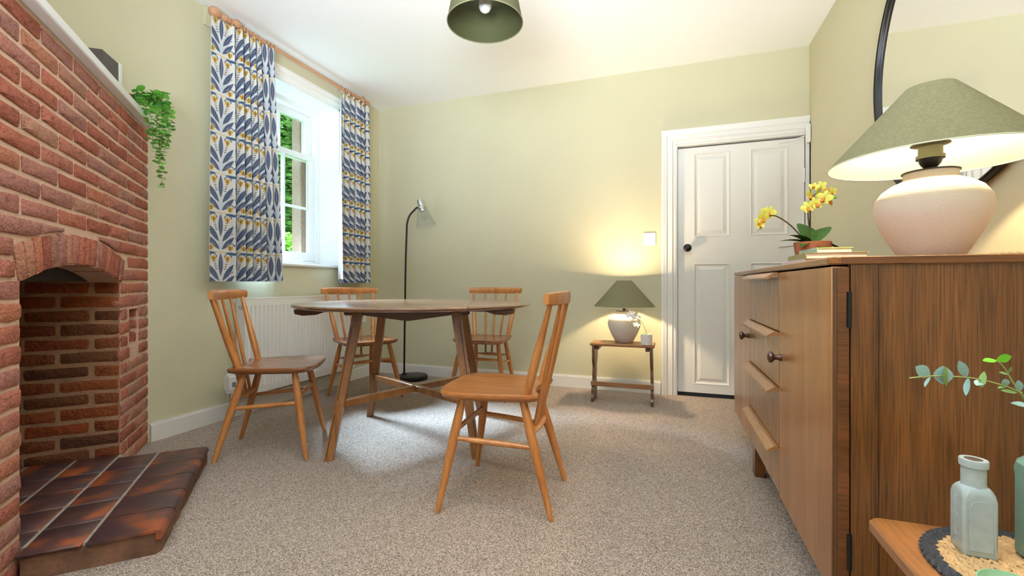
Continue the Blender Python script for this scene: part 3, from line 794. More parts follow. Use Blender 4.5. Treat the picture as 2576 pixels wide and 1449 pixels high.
# hearth
hearth = E('hearth', 'raised hearth slab of glazed dark red quarry tiles', 'hearth', FP, FPR)
HS0, HS1, HW, HZ = 0.462, 1.262, 0.343, 0.080
rough_poly = []
def hearth_base():
    P = [(HS0+0.004, -0.37), (HS1-0.036, -0.37), (HS1-0.036, 0.008), (HS1-0.012, 0.012), (HS1-0.012, HW-0.024), (HS1-0.03, HW-0.010)]
    # front edge, slightly ragged
    P += [(HS1-0.03-(HS1-HS0-0.034)*k/14, HW-0.010+(random.random()-0.5)*0.006) for k in range(1, 14)]
    P += [(HS0+0.004, HW-0.006), (HS0+0.004, 0.012), (HS0-0.045, 0.008), (HS0-0.045, -0.37)]
    return prism(P[:], 0.0, HZ-0.012, 0.0)
O('hearth_slab', hearth_base(), M['hearth_edge'], hearth, smooth=False)
O('grout_bed', join(box(HS0+0.006, HS1-0.016, 0.012, HW-0.026, HZ-0.012, HZ-0.0022), box(OS0+0.012, OS1-0.012, -0.37, 0.012, HZ-0.012, HZ-0.0022)), M['grout'], hearth, smooth=False)
rows = 5; ts = (HS1-HS0)/rows; g = 0.005
cols = [(-0.37, -0.308), (-0.298, -0.154), (-0.144, -0.004), (0.006, 0.146), (0.156, HW)]
for (w0, w1) in cols:
    for r in range(rows):
        a, b = HS0+ts*r+g/2, HS0+ts*(r+1)-g/2
        if w0 < 0: a, b = max(a, OS0+0.014), min(b, OS1-0.014)
        if w1 < 0.01 and r == 0: a = OS0+0.014
        if w1 == HW:
            # bullnosed front tile
            prof = [(w0, -0.008), (w0, -0.001), (w0+0.002, 0.0), (HW-0.022, 0.0), (HW-0.010, -0.003), (HW-0.002, -0.010), (HW, -0.020), (HW-0.006, -0.030), (HW-0.02, -0.030), (HW-0.02, -0.008)]
            n = len(prof); V = [(a, p[0], HZ+p[1]) for p in prof]+[(b, p[0], HZ+p[1]) for p in prof]
            F = [(k, (k+1) % n, n+(k+1) % n, n+k) for k in range(n)]+[tuple(range(n-1, -1, -1)), tuple(range(n, 2*n))]
            vf = (V, F)
        else:
            vf = box(a, b, w0, w1, HZ-0.008, HZ, 0.0022)
        cx, cy = (a+b)/2, (w0+w1)/2
        vf = ([(p[0]-cx, p[1]-cy, p[2]-HZ) for p in vf[0]], vf[1])
        O('tile', vf, M['quarry'], hearth, (cx, cy, HZ), ((random.random()-0.5)*0.006, (random.random()-0.5)*0.006, 0), ang=50)

# ------------------------------------------------------------------ curtains, rod
RODX, RODZ = -2.530, 2.456
rod = E('curtain_rod', 'bare wooden curtain pole with ball finials above the window', 'curtain rod', (RODX, 0, RODZ), 0)
O('pole', tube([(0, 1.93, 0), (0, 3.285, 0)], 0.0135, 18), M['pine'], rod)
def turned(prof, y, sgn):
    return xf(lathe(prof, 24), Matrix.Translation((0, y, 0)) @ Matrix.Rotation(-sgn*pi/2, 4, 'X'))
fin = [(0.016, 0), (0.016, 0.01), (0.022, 0.014), (0.022, 0.022), (0.018, 0.026), (0.021, 0.031), (0.018, 0.036), (0.016, 0.046), (0.020, 0.052), (0.029, 0.066), (0.032, 0.080), (0.029, 0.096), (0.018, 0.108), (0.004, 0.112)]
O('finial', turned(fin, 1.985, -1), M['pine'], rod)
O('finial', turned([(r*0.8, z*0.6) for r, z in fin], 3.275, 1), M['pine'], rod)
for y in (2.035, 3.235):
    O('bracket', join(turned([(0.020, -0.018), (0.022, -0.008), (0.022, 0.010), (0.019, 0.018)], y, 1), tube([(0, y, 0), (-0.08, y, 0)], 0.011, 14), xf(lathe([(0.026, 0), (0.026, 0.006), (0.018, 0.012)], 20), Matrix.Translation((0.02, y, 0)) @ RY90)), M['pine'], rod)
batten = O('curtain_batten', box(XW, XW+0.022, 1.905, 3.42, 2.405, 2.516, 0.002), M['wall']); tag(batten, 'wall coloured timber batten behind the curtain pole', 'batten')
def rings(ys):
    for y in ys:
        O('ring', xf(tube([(0.0225*cos(2*pi*k/24), 0.0225*sin(2*pi*k/24), 0) for k in range(24)], 0.0035, 8, closed=True), Matrix.Translation((0, y, -0.007)) @ RX90), M['pine'], rod)
rings([2.005, 2.062, 2.085, 2.108, 2.155, 2.20, 2.262, 2.292, 2.318, 2.985, 3.03, 3.05, 3.10, 3.125, 3.15, 3.20])

def curtain(name, label, y0t, y1t, y0b, y1b, z0, z1, nf, flat0, edge, seed):
    rg = random.Random(seed)
    NU, NZ = 240, 30
    root = E(name, label, 'curtain', (0, 0, 0), 0, 'printed curtains at the window')
    V, UV, F = [], [], []
    ph = [rg.uniform(-0.25, 0.25) for _ in range(nf+3)]
    am = [rg.uniform(0.75, 1.15) for _ in range(nf+3)]
    arc = [0.0]
    rowpts = []
    for j in range(NZ+1):
        v = j/NZ; z = z0+(z1-z0)*v
        a0, a1 = y0b+(y0t-y0b)*v, y1b+(y1t-y1b)*v
        row = []
        for i in range(NU+1):
            t = i/NU
            k = 0.0 if t < flat0 else (t-flat0)/(1-flat0)
            fo = k*nf
            amp = 0.038*am[int(fo)+1]*min(1, k*10)*(0.82+0.25*(1-v))
            wv = sin(2*pi*(fo-0.14))
            wv = math.copysign(abs(wv)**0.75, wv)
            y = a0+(a1-a0)*t-0.006*cos(2*pi*(fo-0.14))*min(1, k*6)*(1 if v < 0.97 else 0.6)
            x = RODX+0.004+amp*wv+0.006*sin(3.1*v+t*4+seed)*(1-v)
            if edge > 0:      # leading edge on the left swings into the room towards the hem
                e = max(0, 1-t/0.10); x += e*e*(0.020+0.055*(1-v)); y += -e*0.012*(1-v)
            if edge < 0:      # leading edge on the right swings out towards the glass light
                e = max(0, (t-0.93)/0.07); x += -e*e*(0.01+0.02*(1-v)); y += e*0.02*(1-v)
            row.append((x, y, z))
        rowpts.append(row)
    mid = rowpts[NZ//2]
    for i in range(NU): arc.append(arc[-1]+hypot(mid[i+1][0]-mid[i][0], mid[i+1][1]-mid[i][1]))
    for j in range(NZ+1):
        for i in range(NU+1):
            V.append(rowpts[j][i]); UV.append((arc[i]+0.0175, rowpts[j][i][2]-z0+0.055))
    for j in range(NZ):
        for i in range(NU):
            a = j*(NU+1)+i; F.append((a, a+1, a+NU+2, a+NU+1))
    me = mesh('fabric', V, F, M['curtain'], True, 180, uv=UV)
    link('fabric', me, root)
    # lining, a few millimetres behind, turned in at the hem
    V2 = []
    for j in range(NZ+1):
        for i in range(NU+1):
            p = rowpts[j][i]; q0 = rowpts[j][max(i-1, 0)]; q1 = rowpts[j][min(i+1, NU)]
            tx, ty = q1[0]-q0[0], q1[1]-q0[1]; l = hypot(tx, ty) or 1
            zz = p[2]+(0.03 if j == 0 else 0)
            V2.append((p[0]-ty/l*0.004, p[1]+tx/l*0.004, zz))
    link('lining', mesh('lining', V2, [tuple(reversed(f)) for f in F], M['lining'], True, 180, uv=UV), root)
    return root
CZ1 = 2.428
curtain('curtain', 'patterned blue curtain nearest the fireplace, gathered in deep pleats', 1.885, 2.315, 1.872, 2.380, 0.865, CZ1, 7, 0.25, -1, 3)
curtain('curtain', 'narrower patterned blue curtain hanging beside the room corner', 2.965, 3.345, 2.925, 3.360, 0.858, CZ1, 6, 0.0, 1, 8)

# ------------------------------------------------------------------ radiator, valve, sockets
rad = E('radiator', 'white ribbed panel radiator under the window', 'radiator', (XW, 0, 0), 0)
RY0, RY1, RZ0, RZ1 = 2.095, 3.150, 0.138, 0.752
def rad_front():
    nfl = 32; per = 8; prof = [0, 0, 0.9, 1, 1, 1, 1, 0.9]
    ys = []
    for k in range(nfl*per+1): ys.append(RY0+0.012+(RY1-RY0-0.024)*k/(nfl*per))
    zs_ = [RZ0+0.0, RZ0+0.03, RZ0+0.045, RZ0+0.062, RZ1-0.062, RZ1-0.045, RZ1-0.03, RZ1]
    dep = [0, 0, 0, 1, 1, 0, 0, 0]
    V, F = [], []
    for z, d in zip(zs_, dep):
        for k, y in enumerate(ys): V.append((0.112-0.013*(1-prof[k % per])*d if d else 0.112, y, z))
    n = len(ys)
    for j in range(len(zs_)-1):
        for k in range(n-1): F.append((j*n+k, j*n+k+1, (j+1)*n+k+1, (j+1)*n+k))
    return V, F
O('front_panel', rad_front(), M['rad'], rad, ang=30)
O('body', box(0.045, 0.096, RY0+0.010, RY1-0.010, RZ0+0.004, RZ1-0.01), M['rad'], rad, smooth=False)
O('side_panel', box(0.035, 0.114, RY0, RY0+0.012, RZ0, RZ1+0.004, 0.003), M['rad'], rad)
O('side_panel', box(0.035, 0.114, RY1-0.012, RY1, RZ0, RZ1+0.004, 0.003), M['rad'], rad)
O('top_grille', join(box(0.035, 0.050, RY0, RY1, RZ1-0.002, RZ1+0.006), box(0.100, 0.114, RY0, RY1, RZ1-0.002, RZ1+0.006), *[box(0.050, 0.100, RY0+0.012+k*0.0257, RY0+0.024+k*0.0257, RZ1-0.004, RZ1+0.003) for k in range(41)]), M['rad'], rad, smooth=False)
O('bleed_plug', xf(lathe([(0.014, 0), (0.014, 0.004), (0.009, 0.006), (0.009, 0.012)], 20), Matrix.Translation((0.080, RY0, 0.700)) @ RX90), M['chrome'], rad)
for y in (2.3, 2.95): O('wall_bracket', box(0.001, 0.05, y-0.02, y+0.02, 0.2, 0.7), M['rad'], rad, smooth=False)
VX, VY = 0.082, 2.020
valve = E('radiator_valve', 'white digital thermostat valve on a chrome pipe by the radiator', 'valve', (XW+VX, VY, 0), 0)
hd = O('valve_head', prism([(-0.024, -0.022), (0.020, -0.026), (0.029, -0.016), (0.029, 0.016), (0.020, 0.026), (-0.024, 0.022)], 0.192, 0.282, 0.006), M['satin'], valve)
O('valve_cap', lathe([(0.024, 0.176), (0.027, 0.192)], 20), M['satin'], valve)
O('valve_crown', lathe([(0.026, 0.282), (0.024, 0.291), (0.018, 0.294)], 20), M['satin'], valve)
O('display', box(0.0285, 0.0300, -0.011, 0.011, 0.215, 0.245), M['lcd'], hd, smooth=False)
O('chrome_valve', join(lathe([(0.009, 0.098), (0.009, 0.12), (0.013, 0.122), (0.013, 0.134), (0.010, 0.136), (0.010, 0.15), (0.014, 0.152), (0.014, 0.176)], 16), tube([(0, 0, 0.155), (0, 0.074, 0.155)], 0.009, 12)), M['chrome'], valve)
O('pipe', lathe([(0.0075, 0.0), (0.0075, 0.1)], 14), M['chrome'], valve)
O('pipe_collar', lathe([(0.020, 0.0), (0.020, 0.006), (0.010, 0.009)], 16, c=(0, 0, 0.001)), M['chrome'], valve)

sk = E('double_socket', 'white double wall socket between radiator and room corner', 'socket', (XW, 3.355, 0.545), 0)
O('plate', box(0, 0.010, -0.073, 0.073, -0.043, 0.043, 0.003), M['satin'], sk)
for s in (-1, 1):
    O('rocker', box(0.010, 0.013, s*0.040-0.008, s*0.040+0.008, 0.012, 0.032, 0.001), M['satin'], sk)
    O('pin_holes', join(*[box(0.0098, 0.0104, s*0.036+dy_-0.003, s*0.036+dy_+0.003, dz-0.003, dz+0.003) for dy_, dz in ((0, 0.002), (-0.011, -0.018), (0.011, -0.018))]), M['dark'], sk, smooth=False)
sw = E('light_switch', 'white single light switch on the wall beside the door frame', 'switch', (-0.134, YB, 1.197), 0)
O('plate', box(-0.046, 0.046, -0.010, 0, -0.050, 0.050, 0.003), M['satin'], sw)
O('rocker', box(-0.010, 0.010, -0.016, -0.009, -0.016, 0.016, 0.003), M['satin'], sw)
for s in (-1, 1): O('screw', xf(lathe([(0.003, 0), (0.003, 0.002)], 10), Matrix.Translation((s*0.032, -0.010, 0)) @ RX90), M['chrome'], sw)

# ------------------------------------------------------------------ dining table (drop leaf, both leaves up)
TC = (-1.341, 2.193); TR = radians(21.6)
table = E('dining_table', 'oval drop leaf wooden dining table with splayed grooved legs', 'table', (TC[0], TC[1], 0), TR)
TA, TB, TZ, TS = 0.646, 0.584, 0.745, 0.318
def top_piece(xa, xb):
    lv = [(0.010, 0.0), (0.003, -0.002), (0.0, -0.007), (0.002, -0.013), (0.012, -0.019), (0.030, -0.022)]
    V, F = [], []; N_ = 40
    for ins, dz in lv:
        a, b = TA-ins, TB-ins
        lo, hi = max(xa, -a), min(xb, a)
        t0, t1 = math.acos(max(-1, min(1, hi/a))), math.acos(max(-1, min(1, lo/a)))
        top = [(a*cos(t0+(t1-t0)*k/N_), b*sin(t0+(t1-t0)*k/N_)) for k in range(N_+1)]
        ring = top+[(x, -y) for x, y in reversed(top)]
        V += [(x, y, TZ+dz) for x, y in ring]
    n = 2*N_+2
    for i in range(len(lv)-1):
        for k in range(n): F.append((i*n+k, i*n+(k+1) % n, (i+1)*n+(k+1) % n, (i+1)*n+k))
    F.append(tuple(range(n))); F.append(tuple((len(lv)-1)*n+k for k in range(n-1, -1, -1)))
    return V, F
O('table_top', top_piece(-TS+0.0008, TS-0.0008), M['table'], table, ang=45)
O('drop_leaf', top_piece(-TA, -TS-0.0008), M['table'], table, ang=45)
O('drop_leaf', top_piece(TS+0.0008, TA), M['table'], table, ang=45)
def bar(p0, p1, w, t, up=Vector((0, 0, 1)), b=0.003):
    p0, p1 = Vector(p0), Vector(p1); d = p1-p0; L_ = d.length; d.normalize()
    s_ = d.cross(up).normalized(); u_ = s_.cross(d).normalized()
    v, f = box(0, L_, -w/2, w/2, -t/2, t/2, b)
    m_ = Matrix((d, s_, u_)).transposed().to_4x4(); m_.translation = p0
    return xf((v, f), m_)
for sx in (-1, 1):
    for sy in (-1, 1):
        p1 = Vector((sx*0.245, sy*0.250, TZ-0.030)); p0 = Vector((sx*0.352, sy*0.358, 0.012))
        d = (p1-p0).normalized(); p0b = p0-d*0.012/d.z
        dia = Vector((sx, sy, 0)).normalized()
        sd = Vector((-sy, sx, 0)).normalized()       # broad face looks out along y
        v, f = [], []
        cs = [(-0.024, -0.014), (0.024, -0.014), (0.024, 0.014), (-0.024, 0.014)]
        for P in (p0b, p1):
            k = 0.86 if P is p0b else 1.0
            for a, b in cs: v.append(P+Vector((a*k, b*k, 0)))
        f = [(0, 1, 2, 3), (7, 6, 5, 4)]+[(k, (k+1) % 4, 4+(k+1) % 4, 4+k) for k in range(4)]
        lg = O('leg', (v, f), M['table_leg'], table, smooth=False)
        yo = sy*0.0146
        for (ta, tb) in ((0.03, 0.30), (0.40, 0.93)):
            qa, qb = p0b.lerp(p1, ta), p0b.lerp(p1, tb)
            V = []
            for P in (qa, qb):
                for a, b in ((0.010, 0.0), (0.0135, 0.0), (0.0135, 0.0015), (0.010, 0.0015)): V.append(P+Vector((sx*a, sy*(0.0123+b), 0)))
            O('groove', (V, f), M['groove'], lg, smooth=False)
zt = 0.262
def legpt(sx, sy, z):
    t = z/(TZ-0.030); return Vector((sx*(0.352-0.107*t), sy*(0.358-0.108*t), z))
O('stretcher', bar(legpt(-1, -1, zt), legpt(1, 1, zt), 0.032, 0.036), M['table_leg'], table)
O('stretcher', bar(legpt(-1, 1, zt-0.0005), legpt(1, -1, zt-0.0005), 0.032, 0.036), M['table_leg'], table)
for sy in (-1, 1):
    y = sy*0.236
    P = [(-0.29, 0), (0.29, 0), (0.285, -0.022), (0.255, -0.028), (0.02, -0.060), (0.0, -0.062), (-0.02, -0.060), (-0.255, -0.028), (-0.285, -0.022)]
    v, f = prism(P, -0.012, 0.012)
    O('rail', ([(p[0], y+p[2], TZ-0.0225+p[1]) for p in v], f), M['table_dark'], table, smooth=False)
    for sx in (-1, 1):
        O('corner_block', box(sx*0.215, sx*0.315, y-sy*0.012, y+sy*0.030, TZ-0.054, TZ-0.0225, 0.006), M['table_dark'], table, smooth=False)
for sx in (-1, 1):
    for y in (-0.29, 0.29):
        P = [(0.27, 0), (0.545, 0), (0.540, -0.022), (0.50, -0.030), (0.44, -0.026), (0.40, -0.012), (0.27, -0.010)]
        if sx < 0: P = [(-a, b) for a, b in reversed(P)]
        P = list(reversed(P))
        v, f = prism(P, y-0.013, y+0.013)
        O('leaf_bearer', ([(p[0], p[2], TZ-0.0225+p[1]) for p in v], f), M['table_dark'], table, smooth=False)

# ------------------------------------------------------------------ dining chairs
def make_chair(wood_m, seat_m):
    c = E('dining_chair', 'x', 'chair', (0, 0, 0), 0, 'spindle back dining chairs around the oval table')
    SH = 0.443
    half = [(0.200, 0.0), (0.198, 0.09), (0.182, 0.160), (0.150, 0.194), (0.10, 0.203), (0.0, 0.196), (-0.12, 0.178), (-0.190, 0.164), (-0.203, 0.150), (-0.196, 0.118), (-0.178, 0.075), (-0.172, 0.0)]
    hp = spline([(a, b, 0) for a, b in half], 4)
    hp = [(p.x, max(0, p.y)) for p in hp]
    poly = hp+[(x, -y) for x, y in reversed(hp[1:-1])]
    n = len(poly)
    def ins(d): return [(x*(1-d/0.2), y*(1-d/0.2)) for x, y in poly]
    lv = [(0.030, -0.033), (0.006, -0.022), (0.0, -0.010), (0.002, -0.002), (0.007, 0.0), (0.04, -0.003), (0.09, -0.008), (0.14, -0.009)]
    V, F = [], []
    for d, z in lv:
        for x, y in ins(d):
            dip = z
            V.append((x, y, SH+dip))
    for i in range(len(lv)-1):
        for k in range(n): F.append((i*n+k, i*n+(k+1) % n, (i+1)*n+(k+1) % n, (i+1)*n+k))
    F.append(tuple(range(n-1, -1, -1))); F.append(tuple((len(lv)-1)*n+k for k in range(n)))
    O('seat', (V, F), seat_m, c, ang=42)
    foot = {}
    for fx, fy, tx, ty in ((0.166, 0.221, 0.095, 0.142), (-0.253, 0.170, -0.135, 0.122)):
        for s in (-1, 1):
            p0, p1 = Vector((fx, s*fy, 0.0)), Vector((tx, s*ty, SH-0.022))
            ts_ = [0, 0.12, 0.35, 0.58, 0.72, 0.86, 1.0]; rs = [0.0095, 0.0115, 0.0150, 0.0182, 0.0180, 0.0160, 0.0135]
            v, f = tube([p0.lerp(p1, t) for t in ts_], rs, 14)
            v = [Vector((q[0], q[1], max(q[2], 0.0))) for q in v]
            O('leg', (v, f), wood_m, c); foot[(fx > 0, s)] = (p0, p1)
    def at(front, s, z):
        p0, p1 = foot[(front, s)]; return p0.lerp(p1, z/(SH-0.022))
    sr = [0.0085, 0.0105, 0.0115, 0.0105, 0.0085]
    for s in (-1, 1):
        a, b = at(True, s, 0.265), at(False, s, 0.245)
        O('stretcher', tube([a.lerp(b, t/4) for t in range(5)], sr, 10), wood_m, c)
    a, b = at(True, 1, 0.292), at(True, -1, 0.292)
    O('stretcher', tube([a.lerp(b, t/4) for t in range(5)], sr, 10), wood_m, c)
    a, b = at(False, 1, 0.290), at(False, -1, 0.290)
    pts = [a.lerp(b, t/10)+Vector((0.004*(1-(t/5-1)**2), 0, 0.0)) for t in range(11)]
    O('back_stretcher', tube(pts, [0.009, 0.012, 0.018, 0.023, 0.025, 0.025, 0.025, 0.023, 0.018, 0.012, 0.009], 10, flat=0.5), wood_m, c)
    # top rail: bowed board
    RZ = 0.797
    def rail_x(y): return -0.282+0.037*(y/0.223)**2
    prof = [(-0.010, -0.024), (0.006, -0.026), (0.010, -0.014), (0.011, 0.010), (0.007, 0.021), (-0.002, 0.024), (-0.009, 0.020), (-0.012, 0.0)]
    V, F = [], []; NN = 18; m_ = len(prof)
    for k in range(NN+1):
        y = -0.223+0.446*k/NN; e = 1-0.20*abs(y/0.223)**4
        sl = 2*0.037*y/0.223**2; l = sqrt(1+sl*sl)
        for px, pz in prof: V.append((rail_x(y)+px/l+0.05*pz*0, y-px*sl/l, RZ+pz*e-px*0.15))
    for k in range(NN):
        for q in range(m_): F.append((k*m_+q, k*m_+(q+1) % m_, (k+1)*m_+(q+1) % m_, (k+1)*m_+q))
    F.append(tuple(range(m_-1, -1, -1))); F.append(tuple(NN*m_+q for q in range(m_)))
    O('top_rail', (V, F), wood_m, c, ang=50)
    for s in (-1, 1):
        p0, p1 = Vector((-0.152, s*0.138, SH-0.02)), Vector((rail_x(0.19)+0.001, s*0.190, RZ-0.015))
        O('back_post', tube([p0.lerp(p1, t) for t in (0, 0.1, 0.25, 0.4, 0.6, 0.8, 1)], [0.0135, 0.0155, 0.0172, 0.0165, 0.0140, 0.0112, 0.0090], 14), wood_m, c)
    for q in (-1, 0, 1):
        p0, p1 = Vector((-0.166, q*0.050, 0.290)), Vector((rail_x(q*0.092), q*0.092, RZ-0.015))
        O('spindle', tube([p0.lerp(p1, t) for t in (0, 0.25, 0.5, 0.75, 1)], [0.0078, 0.0088, 0.0090, 0.0080, 0.0066], 10), wood_m, c)
    return c
ch_a = make_chair(M['chair'], M['seat'])
ch_b = make_chair(M['chair'], M['seat_dark'])
ch_c = copy_tree(ch_b); ch_d = copy_tree(ch_b)
for o, (x, y, a), lab in ((ch_a, (-0.659, 1.704, 184.1), 'honey wooden spindle back chair nearest the sideboard, facing the window'),
                          (ch_b, (-1.906, 1.802, 31.7), 'honey wooden spindle back chair beside the brick hearth'),
                          (ch_c, (-2.125, 2.759, -27.7), 'honey wooden spindle back chair in front of the radiator end, near the floor lamp'),
                          (ch_d, (-1.323, 3.139, -87.7), 'honey wooden spindle back chair behind the table against the plain wall')):
    o.location = (x, y, 0); o.rotation_euler = (0, 0, radians(a)); o['label'] = lab

# ------------------------------------------------------------------ floor lamp
RV = Vector((cos(YAW), sin(YAW), 0))
flamp = E('floor_lamp', 'dark metal floor lamp with clear glass shade standing in the corner', 'lamp', (-2.148, 3.455, 0), YAW)
O('base', lathe([(0.128, 0), (0.134, 0.004), (0.134, 0.030), (0.126, 0.038), (0.11, 0.041), (0.0, 0.042)], 48, cap1=False), M['black'], flamp)
O('pole_foot', lathe([(0.022, 0.041), (0.020, 0.052), (0.009, 0.06), (0.009, 0.075)], 20, c=(-0.075, 0, 0)), M['black'], flamp)
O('pole', tube(spline([(-0.075, 0, 0.05), (-0.070, 0, 0.5), (-0.062, 0, 1.0), (-0.052, 0, 1.33), (-0.046, 0, 1.40), (-0.025, 0, 1.46), (0.018, 0, 1.51), (0.045, 0, 1.535)], 8), 0.0085, 12), M['dark_bronze'], flamp)
tilt = Matrix.Translation((0.062, 0, 1.600)) @ Matrix.Rotation(radians(-14), 4, 'Y')
O('lamp_holder', xf(lathe([(0.004, 0.004), (0.020, 0.0), (0.0255, -0.010), (0.0255, -0.055), (0.030, -0.060), (0.036, -0.072), (0.036, -0.082), (0.024, -0.086), (0.024, -0.106), (0.012, -0.11)], 24), tilt), M['chrome'], flamp)
O('glass_shade', xf(lathe([(0.034, -0.084), (0.046, -0.105), (0.060, -0.150), (0.074, -0.200), (0.090, -0.240)], 36, False, False), tilt), M['lampglass'], flamp)
O('glass_rim', xf(tube([(0.090*cos(2*pi*k/48), 0.090*sin(2*pi*k/48), -0.240) for k in range(48)], 0.0014, 6, closed=True), tilt), M['lampglass'], flamp)
O('bulb', xf(lathe([(0.010, -0.105), (0.014, -0.12), (0.026, -0.135), (0.031, -0.155), (0.026, -0.175), (0.012, -0.186), (0.0, -0.188)], 24, True, False), tilt), M['lampglass'], flamp)
O('filament', xf(join(*[tube([(0.010*cos(k*pi/2), 0.010*sin(k*pi/2), -0.135), (0.012*cos(k*pi/2+0.4), 0.012*sin(k*pi/2+0.4), -0.170)], 0.0018, 6) for k in range(4)]), tilt), M['filament'], flamp)

# ------------------------------------------------------------------ pendant
pend = E('pendant_light', 'green fabric drum pendant shade with a white globe bulb', 'lamp', (-0.697, 1.663, 0), 0)
PZ = 1.905
O('lamp_shade', join(lathe([(0.152, PZ), (0.112, PZ+0.20)], 56, False, False)), M['shade_pend'], pend)
O('shade_lining', lathe([(0.1505, PZ+0.0005), (0.1105, PZ+0.1995)], 56, False, False), M['shade_in_dark'], pend)
O('shade_rim', tube([(0.1515*cos(2*pi*k/56), 0.1515*sin(2*pi*k/56), PZ) for k in range(56)], 0.0022, 6, closed=True), M['shade'], pend)
O('spider_ring', join(*[tube([(0.02*cos(a), 0.02*sin(a), PZ+0.185), (0.112*cos(a), 0.112*sin(a), PZ+0.195)], 0.002, 6) for a in (0, 2.09, 4.19)]), M['satin'], pend)
O('bulb', lathe([(0.0, PZ+0.040), (0.010, PZ+0.042), (0.019, PZ+0.049), (0.0255, PZ+0.062), (0.026, PZ+0.078), (0.023, PZ+0.10), (0.016, PZ+0.13), (0.014, PZ+0.17)], 28, False, True), M['bulb_off'], pend)
O('cord', tube([(0, 0, PZ+0.19), (0, 0, ZC-0.02)], 0.004, 8), M['satin'], pend)
O('lamp_holder', lathe([(0.020, PZ+0.165), (0.020, PZ+0.20), (0.008, PZ+0.22)], 20), M['satin'], pend)
O('ceiling_rose', lathe([(0.008, ZC-0.03), (0.03, ZC-0.022), (0.04, ZC-0.006), (0.04, ZC)], 28), M['satin'], pend)

# ------------------------------------------------------------------ twin table lamps
def table_lamp(loc, rz, label):
    t = E('table_lamp', label, 'lamp', loc, rz, 'pair of chalky ceramic table lamps')
    O('vase', lathe([(0.058, 0.0), (0.062, 0.003), (0.080, 0.036), (0.100, 0.076), (0.113, 0.110), (0.1175, 0.136), (0.113, 0.160), (0.099, 0.182), (0.078, 0.198), (0.060, 0.2065), (0.055, 0.210), (0.0545, 0.226)], 56), M['vase'], t)
    O('vase_lid', lathe([(0.0545, 0.226), (0.058, 0.2265), (0.058, 0.2295), (0.010, 0.2305)], 48), M['dark_bronze'], t)
    O('stem', lathe([(0.006, 0.230), (0.006, 0.236), (0.013, 0.239), (0.021, 0.250), (0.0245, 0.262)], 28), M['black'], t)
    lh = O('lamp_holder', lathe([(0.024, 0.262), (0.029, 0.262), (0.029, 0.271), (0.0245, 0.272), (0.0245, 0.295), (0.027, 0.296), (0.040, 0.299), (0.040, 0.301), (0.029, 0.303), (0.029, 0.308), (0.0235, 0.309), (0.0235, 0.312), (0.0245, 0.313), (0.0235, 0.315), (0.0245, 0.317), (0.0235, 0.320)], 32), M['brass'], t)
    O('bulb', lathe([(0.012, 0.320), (0.012, 0.360), (0.016, 0.385), (0.021, 0.402), (0.022, 0.416), (0.019, 0.429), (0.010, 0.437), (0.0, 0.438)], 24, True, False), M['bulb'], t)
    sh0, sh1 = 0.257, 0.448
    O('lamp_shade', lathe([(0.219, sh0), (0.217, sh0+0.004), (0.052, sh1)], 72, False, False), M['shade'], t)
    O('shade_lining', lathe([(0.2172, sh0+0.0015), (0.0505, sh1-0.001)], 72, False, False), M['shade_in'], t)
    O('shade_rim', tube([(0.2185*cos(2*pi*k/72), 0.2185*sin(2*pi*k/72), sh0) for k in range(72)], 0.0016, 6, closed=True), M['shade_in'], t)
    for k in range(3):
        a = 2*pi*k/3+0.5
        O('shade_wire', tube([(0.039*cos(a), 0.039*sin(a), 0.3000), (0.0465*cos(a), 0.0465*sin(a), 0.303), (0.0465*cos(a), 0.0465*sin(a), sh1-0.008), (0.052*cos(a), 0.052*sin(a), sh1-0.004)], 0.0011, 6), M['satin'], t)
    ld = bpy.data.lights.new('lamp_light', 'POINT'); ld.energy = LAMP_W; ld.color = LAMP_COL; ld.shadow_soft_size = 0.025
    lo = link('lamp_light', ld, t, (0, 0, 0.416))
    return t
SBZ = 0.912
table_lamp((0.644, 1.451, SBZ), 0.3, 'white ceramic lamp with green cone shade standing on the sideboard')
table_lamp((-0.301, 3.345, 0.426), 1.0, 'white ceramic lamp with green cone shade on the little stool by the door')

# ------------------------------------------------------------------ little stool by the door
st = E('wooden_stool', 'small oak stool with waisted end boards under the lamp', 'stool', (-0.307, 3.300, 0), 0)
O('top', box(-0.222, 0.222, -0.098, 0.098, 0.406, 0.426, 0.005), M['stool'], st)
for s in (-1, 1):
    prof = []
    for k in range(25):
        z = 0.406*k/24
        h = 0.066+0.022*cos(2*pi*(z-0.02)/0.36)+0.006*cos(2*pi*z/0.1)*(1 if 0.05 < z < 0.36 else 0)
        prof.append((h, z))
    poly = [(-h, z) for h, z in prof]+[(h, z) for h, z in reversed(prof)]
    x0 = s*0.198
    v, f = prism(poly, -0.0095, 0.0095)
    V = [(x0+p[2]+s*0.008*(1-p[1]/0.406), p[0], p[1]) for p in v]
    O('end_board', (V, f), M['stool_leg'], st, smooth=False)
    O('cleat', box(s*0.160, s*0.186, -0.07, 0.07, 0.376, 0.406, 0.003), M['stool_leg'], st)
for y in (-0.081,):
    rl = O('stretcher', box(-0.216, 0.216, y-0.009, y+0.009, 0.118, 0.150, 0.003), M['stool'], st)
    if y < 0:
        for s in (-1, 1):
            for z in (0.126, 0.142): O('screw', xf(lathe([(0.003, 0), (0.003, 0.0015)], 10), Matrix.Translation((s*0.204, y-0.009, z)) @ RX90), M['chrome'], rl)

